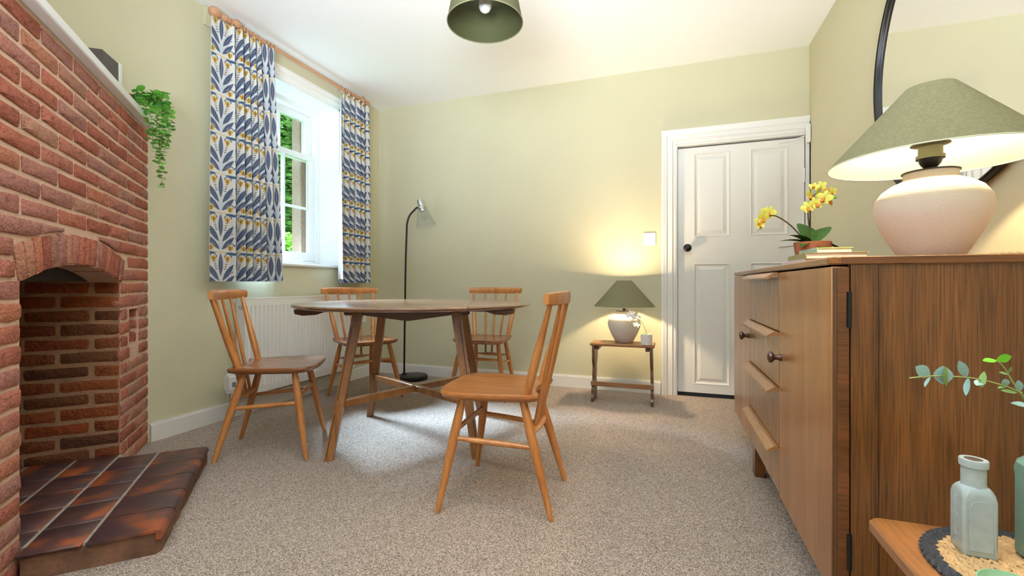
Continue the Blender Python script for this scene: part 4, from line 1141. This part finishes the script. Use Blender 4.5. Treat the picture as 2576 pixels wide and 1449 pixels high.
# ------------------------------------------------------------------ plants: orchids
def petal_mesh(m, L=0.03, W=0.022, name='petal'):
    V, F = [(0, 0, 0)], []
    for k in range(9):
        a = -pi/2+pi*k/8
        V.append((L*(0.5+0.5*cos(a))*1.0 if k not in (0, 8) else 0.12*L, W/2*sin(a), 0.12*L*cos(a)**2))
    V += [(L*0.45, 0, 0.004)]
    for k in range(1, 9): F.append((k, k+1, 10))
    F += [(0, 1, 10), (9, 0, 10)]
    return mesh(name, V, F, m, True, 180)
def leaf_blade(L, W, droop, fold, m, name='leaf', n=8):
    V, F = [], []
    for k in range(n+1):
        t = k/n; w = W*(sin(pi*min(1, t*0.92+0.06))**0.7)*(1-0.1*t)
        x = L*t*(1-0.12*droop*t); z = -droop*L*t*t
        V += [(x, -w, z+fold*w), (x, 0, z), (x, w, z+fold*w)]
    for k in range(n):
        a = k*3; F += [(a, a+1, a+4, a+3), (a+1, a+2, a+5, a+4)]
    return mesh(name, V, F, m, True, 180)
def flower(parent, loc, rot, pm, lipm, scale=1.0):
    f = link('flower', mesh('flower', *lathe([(0.0, -0.002), (0.004, 0), (0.0, 0.004)], 8, False, False), lipm), parent, loc, rot)
    f.scale = (scale,)*3
    for k, (a, s) in enumerate(((90, 0.95), (162, 0.9), (234, 0.85), (306, 0.85), (18, 0.9))):
        p = link('petal', pm if k in (0, 2, 3) else pm, f, (0, 0, 0), (0, 0, radians(a))); p.scale = (s, s*(1.25 if k in (1, 4) else 0.85), s)
    link('lip', lipm_mesh[lipm.name], f, (0, -0.002, 0.003), (radians(35), 0, radians(-90)))
    return f
lipm_mesh = {}
for k_ in ('lip', 'petal_w'):
    lipm_mesh[M[k_].name] = mesh('lip', *tube([(0, 0, 0), (0.006, 0, 0.006), (0.014, 0, 0.006), (0.018, 0, 0.001)], [0.003, 0.006, 0.007, 0.002], 8), M[k_])
orch = E('potted_orchid', 'yellow orchid in a terracotta pot on the sideboard behind the books', 'plant', (0.535, 2.035, SBZ), 0.0)
O('pot', lathe([(0.048, 0), (0.051, 0.003), (0.0635, 0.098), (0.063, 0.101), (0.058, 0.101), (0.056, 0.088)], 44), M['terracotta'], orch)
O('potting_bark', lathe([(0.0565, 0.086), (0.03, 0.090), (0.0, 0.091)], 30, True, False), M['soil'], orch)
py = petal_mesh(M['petal_y'])
for (L_, W_, az, el, dr, sc) in ((0.118, 0.040, 95, 66, 0.25, 1), (0.112, 0.044, 20, 52, 0.2, 1), (0.105, 0.024, 190, 36, 0.3, 1), (0.115, 0.022, 172, 22, 0.25, 1), (0.085, 0.022, 215, 14, 0.4, 1), (0.115, 0.028, -28, 12, 0.7, 1), (0.10, 0.02, -90, 10, 0.8, 1)):
    link('leaf', leaf_blade(L_, W_, dr, 0.25, M['leaf']), orch, (0.005*cos(radians(az)), 0.005*sin(radians(az)), 0.092), (0, -radians(el), radians(az)+YAW))
def px_dir(x, y):
    return Vector((-sin(YAW), cos(YAW), 0))+Vector((cos(YAW), sin(YAW), 0))*((x-1288)/PXF)+Vector((0, 0, (HORIZON-y)/PXF))
def px_at(x, y, depth): return Vector((0, 0, HC))+px_dir(x, y)*depth
dO = 1.745
s1 = [px_at(2038, 606, dO), px_at(2036, 575, dO), px_at(2033, 545, dO-0.01), px_at(2034, 520, dO-0.02), px_at(2044, 495, dO-0.03), px_at(2062, 485, dO-0.04), px_at(2082, 497, dO-0.05), px_at(2092, 504, dO-0.06)]
s2 = [px_at(2032, 604, dO), px_at(2012, 590, dO-0.01), px_at(1990, 568, dO-0.02), px_at(1965, 550, dO-0.03), px_at(1945, 542, dO-0.04), px_at(1925, 546, dO-0.05), px_at(1908, 560, dO-0.06)]
ol = Vector(orch.location)
for s_ in (s1, s2): O('stem', tube(spline([p-ol for p in s_], 6), [0.0026]*(len(s_)*6-5), 8), M['stem'], orch)
rg = random.Random(5)
for (x, y, sc, d_) in ((2036, 492, 0.95, .02), (2058, 487, 1.0, -.01), (2072, 478, 1.0, .01), (2074, 498, 1.1, -.03), (2052, 512, 1.0, -.03), (2032, 522, 0.95, -.02), (2085, 508, 0.85, 0), (2048, 470, 0.8, .02), (2066, 468, 0.8, .03), (2093, 482, 0.7, .02),
                      (1936, 535, 0.95, 0), (1919, 548, 1.0, -.02), (1906, 560, 0.8, -.01), (1925, 534, 0.8, .02), (1913, 566, 0.7, -.02)):
    p = px_at(x, y, dO-0.04+d_)-ol
    flower(orch, p, (radians(75+rg.uniform(-30, 25)), rg.uniform(-0.4, 0.4), YAW+rg.uniform(-0.7, 0.7)), py, M['lip'], sc*0.95)
for (x, y) in ((2099, 497), (1912, 573)):
    O('bud', xf(lathe([(0.0, -0.008), (0.005, -0.003), (0.005, 0.003), (0.0, 0.008)], 10, False, False), Matrix.Translation(px_at(x, y, dO-0.06)-ol) @ RY90), M['leaf_lime'], orch)

wo = E('potted_orchid', 'white orchid in a small ribbed white pot on the stool', 'plant', (-0.140, 3.235, 0.426), 0)
nrib = 30; V = []; F = []
for r, z in ((0.036, 0), (0.038, 0.002), (0.0385, 0.070), (0.037, 0.074), (0.033, 0.074), (0.032, 0.064)):
    for k in range(nrib*2): a = 2*pi*k/(nrib*2); rr = r-(0.0015 if k % 2 and 0.001 < z < 0.073 and r > 0.0375 else 0); V.append((rr*cos(a), rr*sin(a), z))
for i in range(5):
    for k in range(nrib*2): a, b = i*nrib*2+k, i*nrib*2+(k+1) % (nrib*2); F.append((a, b, b+nrib*2, a+nrib*2))
F += [tuple(range(nrib*2-1, -1, -1)), tuple(5*nrib*2+k for k in range(nrib*2))]
O('pot', (V, F), M['pot_white'], wo, smooth=False)
for (az, el, L_, W_) in ((185, 12, 0.065, 0.018), (200, 28, 0.05, 0.015), (20, 40, 0.03, 0.01)):
    link('leaf', leaf_blade(L_, W_, 0.2, 0.25, M['leaf_lime']), wo, (0.01, 0, 0.066), (0, -radians(el), radians(az)+YAW*0.5))
wl_ = Vector(wo.location); dW = 3.10
stp = [px_at(1627, 838, dW+0.02), px_at(1620, 822, dW), px_at(1613, 808, dW-0.01), px_at(1606, 804, dW-0.02), px_at(1592, 796, dW-0.03), px_at(1582, 790, dW-0.03)]
O('stem', tube(spline([p-wl_ for p in stp], 6), 0.0020, 8), M['stem_g'], wo)
pw = petal_mesh(M['petal_w'])
for (x, y, sc) in ((1581, 793, 0.8), (1587, 788, 0.9), (1594, 796, 0.9), (1600, 790, 0.7), (1601, 818, 0.95), (1590, 803, 0.7), (1608, 797, 0.6)):
    flower(wo, px_at(x, y, dW-0.04+rg.uniform(-.015, .015))-wl_, (radians(75+rg.uniform(-30, 30)), rg.uniform(-.4, .4), YAW+rg.uniform(-.6, .6)), pw, M['petal_w'], sc)

# ------------------------------------------------------------------ trailing plant and speaker on the mantel shelf
tp = E('trailing_plant', 'trailing green coin leaf plant spilling off the mantel shelf corner', 'plant', (-2.545, 1.470, 1.712), 0)
O('pot', lathe([(0.034, 0), (0.036, 0.002), (0.046, 0.075), (0.043, 0.078), (0.040, 0.07)], 30), M['terracotta'], tp)
coin = []
for m_ in (M['coin_leaf'], M['coin_leaf_d']):
    V = [(0, 0, 0)]+[(0.5+0.5*cos(a), 0.46*sin(a), 0.10*(1+cos(a))*0.4-0.05*abs(sin(a))) for a in [pi+2*pi*k/9 for k in range(1, 9)]]
    F = [(0, k, k+1) for k in range(1, 8)]
    coin.append(mesh('leaf', V, F, m_, True, 180))
tl = Vector(tp.location); rg = random.Random(11); nleaf = 0
def vine(pts, sz0, sz1, step, dark=0.25):
    global nleaf
    P = spline([p-tl for p in pts], 7)
    O('vine', tube(P, 0.0011, 5), M['stem_g'], tp)
    acc = 0
    for i in range(1, len(P)):
        acc += (P[i]-P[i-1]).length
        if acc < step: continue
        acc = 0; t = i/len(P)
        a0 = rg.uniform(0, 2*pi)
        for k in (0, 1):
            o = link('leaf', coin[1 if rg.random() < dark else 0], tp, P[i], (rg.uniform(-0.7, 0.7), rg.uniform(-0.35, 0.75), a0+k*pi+rg.uniform(-0.5, 0.5)))
            s = (sz0+(sz1-sz0)*t)*rg.uniform(0.75, 1.15); o.scale = (s, s, s); nleaf += 1
base = px_at(372, 262, 2.245)
ends = [((352, 226), (340, 240), (352, 290)), ((360, 240), (372, 300), (378, 350)), ((378, 236), (380, 300), (384, 372)), ((392, 240), (394, 330), (390, 410)), ((402, 250), (405, 340), (398, 445)),
        ((412, 256), (418, 330), (408, 400)), ((420, 262), (428, 300), (424, 345)), ((398, 236), (410, 300), (404, 384)), ((386, 232), (392, 285), (398, 360)), ((410, 262), (404, 380), (406, 470)), ((418, 268), (424, 330), (416, 378))]
for k, (a, b, c_) in enumerate(ends):
    dd = 2.20+0.012*(k % 4)
    vine([base, px_at(a[0], a[1], dd+0.02), px_at(b[0], b[1], dd-0.01), px_at((b[0]+c_[0])/2+2, (b[1]+c_[1])/2, dd-0.01), px_at(c_[0], c_[1], dd)], 0.031, 0.020, 0.0150)
for k in range(26):
    x, y = rg.uniform(338, 412), rg.uniform(214, 262)
    if y < 222+abs(x-368)*0.35: y += 14
    o = link('leaf', coin[1 if x > 385 and rg.random() < 0.6 else 0], tp, px_at(x, y, 2.22+rg.uniform(-.03, .03))-tl, (rg.uniform(-0.8, 0.8), rg.uniform(-0.3, 0.9), rg.uniform(0, 6.28)))
    s = rg.uniform(0.034, 0.046); o.scale = (s, s, s)

spk = E('speaker', 'grey cloth speaker with a white edge on the mantel shelf', 'speaker', (-2.490, 1.300, 1.712), radians(127))
O('cloth_body', prism([(-0.03, -0.045), (0.10, -0.045), (0.11, -0.035), (0.11, 0.045), (-0.03, 0.045)], 0.004, 0.212, 0.006), M['fabric_grey'], spk)
O('white_frame', box(0.1102, 0.118, -0.046, 0.046, 0.0, 0.216, 0.003), M['satin'], spk)
O('front_gap', box(0.1182, 0.124, -0.042, 0.042, 0.004, 0.212), M['dark'], spk, smooth=False)
O('front_panel', box(0.1242, 0.132, -0.046, 0.046, 0.0, 0.216, 0.003), M['satin'], spk)

# ------------------------------------------------------------------ sideboard
sb = E('sideboard', 'long oak sideboard with four central drawers and round knobs', 'sideboard', (0, 0, 0), 0)
SX0, SX1, SY0, SY1 = 0.386, 0.905, 1.200, 2.760
FX = 0.352
O('carcass', box(SX0+0.002, SX1, SY0+0.014, SY1, 0.15, 0.884), M['oak'], sb, smooth=False)
O('end_stile', box(SX0+0.003, 0.4405, SY0-0.002, SY0+0.014, 0.15, 0.8935), M['oak'], sb, smooth=False)
O('end_panel', box(0.4425, SX1, SY0+0.001, SY0+0.014, 0.15, 0.8935), M['oak'], sb, smooth=False)
O('top_board', prism([(FX+0.012, SY0-0.004), (SX1+0.02, SY0-0.004), (SX1+0.02, SY1+0.006), (FX+0.012, SY1+0.006), (FX-0.004, SY1-0.03), (FX-0.004, SY0+0.012)], 0.8935, SBZ, 0.003), M['oak_top'], sb, ang=20)
O('top_edge_band', box(FX+0.018, SX1+0.018, SY0-0.0055, SY0-0.0042, 0.8955, SBZ-0.002), M['oak_edge'], sb, smooth=False)
def bevelled_front(y0, y1, z0, z1, t=0.033):
    return box(FX, FX+t, y0, y1, z0, z1, 0.002)
d1 = O('door', bevelled_front(SY0-0.002, 1.699, 0.140, 0.889), M['oak_front'], sb)
O('door_edge', box(FX+0.012, FX+0.0335, SY0-0.0032, SY0-0.0021, 0.142, 0.887), M['oak_edge'], d1, smooth=False)
O('plywood_line', join(*[box(FX+0.0025+0.0035*k, FX+0.004+0.0035*k, SY0-0.0030, SY0-0.0021, 0.142, 0.887) for k in range(3)]), M['groove'], d1, smooth=False)
for z in (0.792, 0.247): O('hinge', tube([(FX+0.0335, SY0-0.004, z-0.040), (FX+0.0335, SY0-0.004, z+0.040)], 0.005, 10), M['black'], d1)
d2 = O('door', bevelled_front(2.262, SY1+0.004, 0.140, 0.889), M['oak_front'], sb)
def knob_vf(y, z):
    return xf(lathe([(0.011, 0), (0.0115, 0.004), (0.0085, 0.012), (0.0090, 0.020), (0.0170, 0.026), (0.0195, 0.031), (0.0175, 0.037), (0.008, 0.041), (0.0, 0.042)], 24, True, False), Matrix.Translation((FX, y, z)) @ Matrix.Rotation(-pi/2, 4, 'Y'))
O('knob', knob_vf(1.672, 0.608), M['knob'], d1); O('knob', knob_vf(2.290, 0.612), M['knob'], d2)
dz = [0.889, 0.688, 0.500, 0.300, 0.146]
for k in range(4):
    dr = O('drawer', bevelled_front(1.7025, 2.2585, dz[k+1]+0.002, dz[k]-0.002, 0.030), M['oak_drawer'], sb)
    zt_ = dz[k]-0.006
    P = [(0.0, 0.006), (-0.012, 0.006), (-0.034, -0.008), (-0.036, -0.013), (-0.031, -0.018), (-0.026, -0.014), (-0.020, -0.008), (-0.006, -0.004), (0.0, -0.012)]
    v, f = prism(list(reversed(P)), 1.715, 2.246)
    O('handle', ([(FX+p[0], p[2], zt_+p[1]) for p in v], f), M['handle'], dr, smooth=False)
for (x, y) in ((0.362, 1.215), (0.362, 2.20), (SX1-0.06, 1.215), (SX1-0.06, 2.20)):
    O('leg', box(x, x+0.042, y, y+0.06, 0.0, 0.150, 0.003), M['oak'], sb)
O('plinth_rail', join(box(0.43, 0.45, 1.26, 2.25, 0.10, 0.15), box(SX0+0.01, SX1, SY0+0.02, SY0+0.04, 0.10, 0.15)), M['oak'], sb, smooth=False)

def book(name, label, x0, x1, y0, y1, z0, h, cm, spine_m, rz, grp='books stacked on the sideboard'):
    cx, cy = (x0+x1)/2, (y0+y1)/2; w, l = (x1-x0)/2, (y1-y0)/2
    b = E(name, label, 'book', (cx, cy, z0), rz, grp)
    O('cover', join(box(-w, w, -l, l, 0, 0.0022), box(-w, w, -l, l, h-0.0022, h)), cm, b, smooth=False)
    O('spine', box(-w-0.001, -w+0.002, -l, l, 0.0, h, 0.0008), spine_m, b)
    O('pages', box(-w+0.002, w-0.004, -l+0.004, l-0.004, 0.0022, h-0.0022), M['paper'], b, smooth=False)
book('book', 'lavender covered book at the bottom of the stack', 0.402, 0.572, 1.632, 1.878, SBZ, 0.016, M['book_l'], M['book_l'], 0.05)
book('book', 'olive covered book in the middle of the stack', 0.412, 0.575, 1.622, 1.862, SBZ+0.0162, 0.0200, M['book_o'], M['book_o'], -0.02)
book('book', 'small sage book with a teal spine on top of the stack', 0.452, 0.552, 1.690, 1.858, SBZ+0.0364, 0.0190, M['book_y'], M['book_t'], 0.06)
cable = E('twisted_cable', 'twisted braided lamp flex lying on the sideboard', 'cable', (0, 0, 0), 0)
path = spline([(0.715, 1.36, SBZ+0.006), (0.735, 1.335, SBZ+0.006), (0.78, 1.315, SBZ+0.008), (0.84, 1.305, SBZ+0.010), (0.90, 1.31, SBZ+0.008)], 14)
for ph in (0, pi):
    O('strand', tube([p+Vector((0, 0.0032*cos(i*0.75+ph), 0.0032*sin(i*0.75+ph))) for i, p in enumerate(path)], 0.0030, 8), M['cord'], cable)

# ------------------------------------------------------------------ mirror
mir = E('round_mirror', 'large round wall mirror with a thin black frame', 'mirror', (XR, 1.944, 1.727), 0)
O('frame', xf(tube([(0.580*cos(2*pi*k/96), 0.580*sin(2*pi*k/96), 0) for k in range(96)], 0.0095, 8, closed=True, flat=1.4), Matrix.Translation((-0.014, 0, 0)) @ RY90), M['black'], mir)
O('mirror_glass', xf(lathe([(0.575, 0.004), (0.575, 0.010)], 96), Matrix.Rotation(-pi/2, 4, 'Y')), M['mirror'], mir)

# ------------------------------------------------------------------ side table in the foreground with mat, bottles, sprig
TT = 0.440
tb = E('side_table', 'low oak side table at the front right corner', 'table', (0, 0, 0), 0)
def rounded(x0, x1, y0, y1, r, n=6):
    out = []
    for cx, cy, a0 in ((x1-r, y1-r, 0), (x0+r, y1-r, 90), (x0+r, y0+r, 180), (x1-r, y0+r, 270)):
        for k in range(n+1): a = radians(a0+90*k/n); out.append((cx+r*cos(a), cy+r*sin(a)))
    return out
O('top', prism(rounded(0.330, 0.800, 0.400, 0.952, 0.022), TT-0.022, TT, 0.004), M['side_top'], tb)
for x in (0.40, 0.73):
    for y in (0.47, 0.88): O('leg', tube([(x, y, 0), (x, y, TT-0.022)], [0.012, 0.02], 14), M['side_top'], tb)
O('apron', join(box(0.42, 0.71, 0.46, 0.48, TT-0.08, TT-0.022), box(0.42, 0.71, 0.87, 0.89, TT-0.08, TT-0.022)), M['side_top'], tb, smooth=False)

matC = (0.499, 0.815); MR = 0.137
pm_ = E('woven_placemat', 'round woven jute placemat with a black braided rim', 'placemat', (matC[0], matC[1], TT), 0)
def braid_ring(r, n, L_, w, h):
    """ring of overlapping slanted strands, a flat braid"""
    parts = []
    for k in range(n):
        a = 2*pi*k/n
        for s in (-1, 1):
            ca, sa = cos(a+s*0.25/n*2*pi), sin(a+s*0.25/n*2*pi)
            sk_ = s*0.5
            t = Vector((-sa, ca, 0)); rd = Vector((ca, sa, 0))
            dirv = (t+rd*sk_).normalized()
            c = Vector((r*ca, r*sa, h*0.62+random.uniform(0, 0.0014)))+rd*(s*w*0.18)
            side = dirv.cross(Vector((0, 0, 1)))
            V = []
            for q, ww, zz in ((-0.5, 0.35, -0.3), (-0.2, 1.0, 0.25), (0.2, 1.0, 0.3), (0.5, 0.35, -0.35)):
                for e in (-1, 0, 1): V.append(c+dirv*(q*L_)+side*(e*w*0.30*ww)+Vector((0, 0, h*0.38*(zz+(0.4 if e == 0 else -0.5)))))
            F = []
            for q in range(3):
                for e in range(2): F.append((q*3+e, q*3+e+1, q*3+e+4, q*3+e+3))
            parts.append((V, F))
    return join(*parts)
O('mat_base', lathe([(MR, 0.0), (MR, 0.0028)], 64), M['jute_k'], pm_)
O('mat_centre', lathe([(MR-0.022, 0.0028), (MR-0.022, 0.0034)], 64), M['jute_base'], pm_)
rim = join(*[braid_ring(MR-0.005-0.0095*k, 62, 0.017, 0.0125, 0.008) for k in range(2)])
tag(O('braided_rim', rim, M['jute_k'], pm_), kind='stuff')
ctr = join(*[braid_ring(MR-0.024-0.0092*k, max(6, int((MR-0.024-0.0092*k)*2*pi/0.0145)), 0.017, 0.012, 0.0078) for k in range(12)])
tag(O('braided_weave', ctr, M['jute'], pm_), kind='stuff')
MZ = TT+0.0075
# rectangular aqua bottle
bt = E('medicine_bottle', 'cloudy aqua rectangular glass bottle standing on the jute mat', 'bottle', (0.4355, 0.864, MZ), radians(-3))
bw, bd = 0.0200, 0.0195
def rrect(w, d, c): return [(w, -d+c), (w, d-c), (w-c, d), (-w+c, d), (-w, d-c), (-w, -d+c), (-w+c, -d), (w-c, -d)]
lv = [(0.95, 0.0, 0.002), (1, 0.003, 0.003), (1, 0.082, 0.003), (0.96, 0.090, 0.005), (0.85, 0.0965, 0.007), (0.70, 0.100, 0.007)]
V, F = [], []
for k, z, c in lv: V += [(x, y, z) for x, y in rrect(bw*k, bd*k, c)]
for i in range(len(lv)-1):
    for k in range(8): F.append((i*8+k, i*8+(k+1) % 8, (i+1)*8+(k+1) % 8, (i+1)*8+k))
F += [tuple(range(7, -1, -1)), tuple((len(lv)-1)*8+k for k in range(8))]
O('body', (V, F), M['aqua'], bt, ang=40)
O('neck', lathe([(0.0150, 0.098), (0.0142, 0.104), (0.0142, 0.127), (0.0165, 0.128), (0.0168, 0.137), (0.0160, 0.1385), (0.0105, 0.1385), (0.0100, 0.120)], 32), M['aqua'], bt)
O('bore', lathe([(0.0099, 0.1372), (0.0099, 0.1378)], 24), M['soil'], bt)
v, f = prism([(-0.0135, 0.008), (0.0135, 0.008), (0.0135, 0.070), (0.010, 0.080), (0, 0.083), (-0.010, 0.080), (-0.0135, 0.070)], 0.0, 0.0012, 0.0005)
O('front_label_panel', ([(p[0], -bd-0.0011+p[2], p[1]) for p in v], f), M['aqua'], bt)
em = []
rg = random.Random(21); z = 0.080
while z > 0.012:
    k = rg.choice((0.004, 0.005, 0.006))
    em.append(tube([(-bw-0.0002, 0.004+rg.uniform(-.001, .001), z), (-bw-0.0005, 0.0, z-k*0.3), (-bw-0.0002, -0.005, z-k*0.2+rg.uniform(-.002, .002))], 0.0005, 5))
    if rg.random() < 0.5: em.append(tube([(-bw-0.0002, 0.004, z-k*0.6), (-bw-0.0002, -0.005, z-k*0.5)], 0.0005, 5))
    z -= k*1.15
O('embossing', join(*em), M['aqua'], bt)
# green bottle (partly out of frame) holding the eucalyptus
gb = E('green_bottle', 'tall cloudy green glass bottle at the picture edge', 'bottle', (0.530, 0.868, MZ), 0.2)
gr = 0.040
O('body', lathe([(gr*0.93, 0), (gr, 0.004), (gr*1.0, 0.02), (gr*1.0, 0.115), (gr*1.03, 0.128), (gr*0.98, 0.136), (gr*0.6, 0.150), (0.016, 0.158), (0.014, 0.185), (0.017, 0.186), (0.017, 0.196), (0.012, 0.196), (0.011, 0.18)], 12), M['greenglass'], gb, smooth=True, ang=20)
dish = E('green_dish', 'small pale green glass dish at the very front edge of the mat', 'dish', (0.412, 0.733, MZ), 0)
O('dish', lathe([(0.020, 0), (0.022, 0.002), (0.034, 0.016), (0.036, 0.024), (0.0345, 0.024), (0.032, 0.016), (0.018, 0.004)], 32), M['dishglass'], dish)

eu = E('eucalyptus_sprig', 'blue green eucalyptus sprig reaching out of the green bottle', 'sprig', (0.530, 0.868, MZ+0.19), 0)
el = Vector(eu.location); dE = 0.70
root_ = el+Vector((0, 0, -0.03))
j1 = px_at(2567, 987, dE)
st_main = [root_, el+Vector((0.0, 0, 0.012)), px_at(2592, 1020, dE), j1]
O('stem', tube(spline([p-el for p in st_main], 6), 0.0020, 8), M['stem_g'], eu)
b1 = [j1, px_at(2530, 972, dE), px_at(2480, 958, dE-0.01), px_at(2436, 950, dE-0.02), px_at(2385, 947, dE-0.03), px_at(2345, 946, dE-0.035), px_at(2288, 951, dE-0.04)]
b2 = [j1, px_at(2547, 960, dE), px_at(2533, 935, dE), px_at(2520, 918, dE), px_at(2507, 907, dE)]
for b_ in (b1, b2): O('stem', tube(spline([p-el for p in b_], 5), 0.0011, 6), M['stem_g'], eu)
def ell_leaf(L_, W_, m_):
    V = [(0, 0, 0)]; n = 12
    for k in range(1, n):
        t = k/n
        V += [(L_*t, -W_*sin(pi*t)**0.8, 0.0008*sin(pi*t)), (L_*t, W_*sin(pi*t)**0.8, 0.0008*sin(pi*t))]
    V += [(L_, 0, 0)]; F = [(0, 1, 2)]
    for k in range(n-2): a = 1+2*k; F.append((a, a+2, a+3, a+1))
    F.append((1+2*(n-2), len(V)-1, 2+2*(n-2)))
    return mesh('leaf', V, F, m_, True, 180)
def flat_leaf(x0, y0, x1, y1, wpx, mkey, dep, roll=0.2):
    """leaf from stem pixel towards tip pixel, lying roughly across the view at the sprig's own distance"""
    a, b = px_at(x0, y0, dep), px_at(x1, y1, dep-0.006)
    d = b-a; L_ = d.length; d.normalize()
    view = px_dir((x0+x1)/2, (y0+y1)/2).normalized()
    nrm = (-view-d*(-view).dot(d)).normalized()
    nrm = (Matrix.Rotation(roll, 3, d) @ nrm).normalized()
    sd = nrm.cross(d)
    o = link('leaf', ell_leaf(L_, wpx/PXF*dep/2/max(0.3, cos(roll)), M[mkey]), eu)
    m_ = Matrix((d, sd, nrm)).transposed().to_4x4(); m_.translation = a-el
    o.matrix_local = m_
for a in ((2340, 946, 2303, 922, 30, 'euc', dE-.035, .3), (2341, 946, 2326, 974, 7, 'euc', dE-.035, 1.0), (2372, 967, 2373, 920, 36, 'euc', dE-.03, .2), (2381, 971, 2377, 921, 13, 'euc_g', dE-.033, .9),
          (2432, 950, 2412, 907, 20, 'euc', dE-.02, .4), (2436, 949, 2430, 996, 12, 'euc', dE-.02, .8), (2474, 955, 2456, 970, 18, 'euc', dE-.01, .5), (2476, 934, 2469, 976, 14, 'euc_g', dE-.012, .6),
          (2530, 972, 2527, 953, 16, 'euc', dE, .4), (2530, 972, 2510, 977, 7, 'euc_g', dE, .6), (2560, 988, 2516, 982, 9, 'euc_g', dE, .7), (2537, 942, 2513, 937, 6, 'euc_g', dE, .8), (2537, 939, 2543, 922, 6, 'euc_g', dE, .8),
          (2506, 906, 2472, 908, 12, 'leaf_lime', dE, .7), (2506, 905, 2545, 897, 20, 'leaf_lime', dE, .5), (2565, 985, 2561, 956, 15, 'euc', dE, .4), (2600, 1022, 2542, 1014, 12, 'euc', dE, .7)):
    flat_leaf(*a)

# ------------------------------------------------------------------ garden outside
lawn = O('garden_lawn', box(-24, XW-WT-0.05, -8, 18, -0.5, -0.45), M['lawn'], smooth=False); tag(lawn, 'green lawn outside the window', 'lawn', kind='structure')
def shrub(name, label, c, rad_, n, m_, lsz, seed, trunk=0.0):
    rg = random.Random(seed)
    t = E(name, label, 'tree' if trunk else 'shrub', (c[0], c[1], -0.45), 0, 'garden greenery outside the window')
    V, F = [], []
    blobs = [(rg.uniform(-.55, .55), rg.uniform(-.55, .55), rg.uniform(-.5, .55), rg.uniform(0.4, 0.62)) for _ in range(12)]
    for k in range(n):
        bx, by, bz, br = rg.choice(blobs)
        a, u = rg.uniform(0, 2*pi), rg.uniform(-1, 1); q = br*rg.uniform(0.7, 1.0)**0.5; s_ = sqrt(1-u*u)
        p = Vector(((bx+q*s_*cos(a))*rad_[0], (by+q*s_*sin(a))*rad_[1], c[2]+0.45+(bz+q*u)*rad_[2]))
        if p.z < 0.02: continue
        e = Matrix.Rotation(rg.uniform(0, 6.28), 3, 'Z') @ Matrix.Rotation(rg.uniform(-0.9, 0.9), 3, 'X')
        l = lsz*rg.uniform(0.6, 1.3); i = len(V)
        for x, y in ((-l, 0), (0, -l*0.45), (l, 0), (0, l*0.45)): V.append(p+e @ Vector((x, y, 0)))
        F.append((i, i+1, i+2, i+3))
    me = bpy.data.meshes.new('foliage'); me.from_pydata([tuple(v) for v in V], [], F); me.materials.append(m_)
    tag(link('foliage', me, t), kind='stuff')
    O('trunk', tube([(0, 0, 0), (0.05, 0, c[2]*0.5), (0, 0.05, c[2]+0.4)], [0.12, 0.09, 0.05], 8), M['bark'], t)
shrub('garden_shrub', 'bright green shrub low outside the window', (-6.2, 6.4, 0.7), (0.95, 1.1, 1.15), 16000, M['leaf_out1'], 0.060, 1)
shrub('garden_shrub', 'bright green shrub further left outside the window', (-6.3, 3.9, 0.8), (0.95, 1.1, 1.2), 12000, M['leaf_out1'], 0.060, 2)
shrub('garden_tree', 'darker green tree behind the shrubs outside the window', (-10.0, 9.2, 3.6), (2.1, 1.9, 2.9), 26000, M['leaf_out2'], 0.10, 3, 1)
shrub('garden_tree', 'second darker green tree behind the shrubs outside the window', (-10.4, 4.9, 3.2), (2.1, 1.9, 2.7), 16000, M['leaf_out2'], 0.10, 4, 1)
